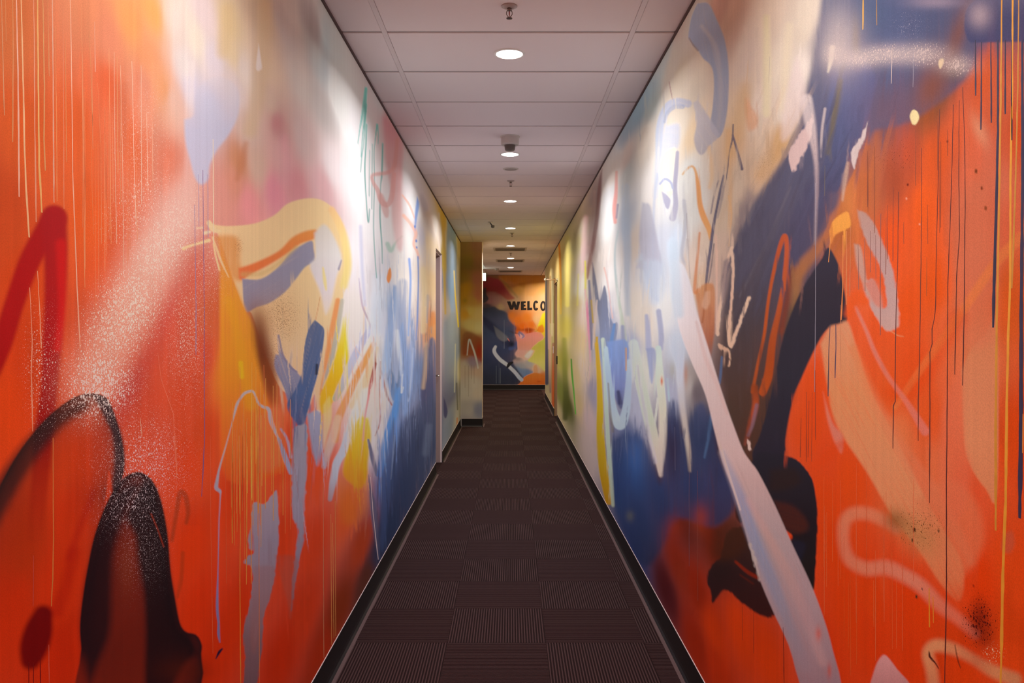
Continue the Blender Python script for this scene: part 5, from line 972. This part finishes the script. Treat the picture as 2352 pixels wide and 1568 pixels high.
# ------------------------------------------------------------------ square air grilles
GRILL = mat('grille_taupe', 'c4b4a8', .6, noise=.04); GDARK = mat('grille_core', 'a09084', .8, noise=.05)
for y0, lb in ((14.096, 'square taupe air grille ahead of the fifth sprinkler run'), (16.496, 'square taupe air grille between the farthest two lights'), (19.496, 'square taupe air grille nearest the lettered end wall')):
    if y0 < 15: lb = 'square taupe air grille right after the projecting wall'
    t = empty('air_grille', (-.011, y0+.3, H)); tag(t, lb, 'air vent', 'square ceiling air grilles')
    bm = bmesh.new()
    for a in ((-.295, .295, -.286, -.255), (-.295, .295, .255, .286), (-.295, -.262, -.255, .255), (.262, .295, -.255, .255)): box(bm, *a, -.008, -.0005)
    obj('frame', bm, GRILL, t); obj('core', bxm(-.262, .262, -.255, .255, -.0015, -.0005), GDARK, t)
    sm = None
    for i in range(12):
        if sm is None:
            bm = bmesh.new(); q = [(-.011, -.0075), (-.008, -.0085), (.011, -.0025), (.008, -.0018)]
            A = [bm.verts.new((-.261, y, z)) for y, z in q]; B = [bm.verts.new((.261, y, z)) for y, z in q]
            for j in range(4): bm.faces.new((A[j], A[(j+1) % 4], B[(j+1) % 4], B[j]))
            bm.faces.new(A); bm.faces.new(B[::-1]); o = obj('slat', bm, GRILL, t); sm = o.data
        else: o = link(bpy.data.objects.new('slat', sm), t)
        o.location = (0, -.234+i*.0425, 0)

# ------------------------------------------------------------------ lit exit sign, wall rod, reader, lettering
t = empty('exit_sign', (-.70, 19.0, 2.74)); tag(t, 'lit white hanging exit sign beyond the projecting wall', 'sign')
obj('housing', bxm(-.115, .11, .0, .05, 0, .19, bev=.004), mat('sign_housing', 'e8e8e4', .4, noise=.01), t)
obj('lit_face', bxm(-.108, .103, -.004, -.0003, .006, .184), mat('sign_face', 'f4fff8', .4, emit='e6fff2', estr=5.0), t)
obj('lit_side', bxm(.1103, .113, .003, .047, .006, .184), mat('sign_side', 'd0f4e0', .4, emit='b8f4d0', estr=2.5), t)
for x in (-.07, .07):
    bm = bmesh.new(); tube(bm, [(x, .025, .188), (x, .025, H-2.74)], .004, 8); obj('hanger', bm, STEEL, t, smooth=True)
t = empty('wall_rod', (WR, 13.78, 2.442)); tag(t, 'slim pale rod with a white tip sticking out above the right door', 'bracket')
bm = bmesh.new(); tube(bm, [(-.012, 0, 0), (-.205, 0, .006)], .010, 10); obj('rod', bm, mat('rod_pale', 'd8b8a0', .4, noise=.03), t, smooth=True)
bm = bmesh.new(); lathe(bm, [(.03, -.0005), (.03, -.008), (.012, -.014)], 16, (0, 0, 0), 'x'); obj('wall_plate', bm, STEEL, t, smooth=True)
bm = bmesh.new(); lathe(bm, [(.017, -.2), (.018, -.205), (.018, -.225), (.012, -.229)], 14, (0, 0, .006), 'x'); obj('tip', bm, mat('rod_tip', 'fffaf4', .3, noise=.01), t, smooth=True)
t = empty('card_reader', (WR, 14.97, 1.15)); tag(t, 'slim white card reader on the right wall past the door', 'card reader')
obj('case', bxm(-.018, -.0005, -.03, .03, 0, .13, bev=.003), mat('reader_case', 'e8dcd4', .4, noise=.01), t); obj('window', bxm(-.0195, -.0178, -.018, .018, .07, .11), DARK, t)
t = empty('lock_box', (WR, 13.82, 1.0)); tag(t, 'black lock box on the right wall at the door edge', 'lock')
obj('case', bxm(-.02, -.0005, -.04, .04, 0, .14, bev=.003), DARK, t); obj('keyhole', bxm(-.022, -.0195, -.008, .008, .03, .05), STEEL, t)

LETTER = mat('lettering_black', '231a18', .6, noise=.15)
t = empty('welcome_lettering', (0, Y_END, 0)); tag(t, 'black capital letters spelling WELCOME on the end wall', 'lettering')
def ring(cx, cy, rx, ry, ix, iy, a0, a1, n=26):
    o = [(cx+rx*math.cos(math.radians(a0+(a1-a0)*i/n)), cy-ry*math.sin(math.radians(a0+(a1-a0)*i/n))) for i in range(n+1)]
    q = [(cx+ix*math.cos(math.radians(a0+(a1-a0)*i/n)), cy-iy*math.sin(math.radians(a0+(a1-a0)*i/n))) for i in range(n+1)]
    return o, q
def to_wall(p): return ((1100+p[0]/9.8-CX)*KE, EYE-(610+p[1]/9.8-CY)*KE)
def letter(polys):
    bm = bmesh.new()
    for pts in polys:
        q = [to_wall(p) for p in pts]
        A = [bm.verts.new((x, -.006, z)) for x, z in q]; B = [bm.verts.new((x, -.0005, z)) for x, z in q]; n = len(q)
        bm.faces.new(A); bm.faces.new(B[::-1])
        for i in range(n): bm.faces.new((A[i], B[i], B[(i+1) % n], A[(i+1) % n]))
    bmesh.ops.remove_doubles(bm, verts=bm.verts[:], dist=1e-5)
    bmesh.ops.triangulate(bm, faces=[f for f in bm.faces if len(f.verts) > 4])
    return obj('letter', bm, LETTER, t)
def quads(o, q): return [[o[i], o[i+1], q[i+1], q[i]] for i in range(len(o)-1)]
letter([[(637,805),(708,803),(742,905),(764,803),(815,803),(842,903),(868,806),(930,808),(882,985),(815,985),(793,915),(768,985),(706,985)]])
E = lambda dx: [[(950+dx,805),(1055+dx,800),(1055+dx,840),(1010+dx,843),(1010+dx,878),(1048+dx,876),(1048+dx,915),(1010+dx,917),(1010+dx,950),(1068+dx,948),(1068+dx,992),(950+dx,995)]]
letter(E(0)); letter([[(1090,800),(1142,795),(1142,945),(1198,943),(1198,993),(1090,995)]])
letter(quads(*ring(1285,895,64,112,17,66,38,322))); letter(quads(*ring(1446,905,66,112,22,68,0,360)))
letter([[(1530,802),(1590,802),(1622,890),(1654,802),(1714,802),(1714,995),(1664,995),(1664,900),(1640,975),(1604,975),(1580,900),(1580,995),(1530,995)]]); letter(E(790))
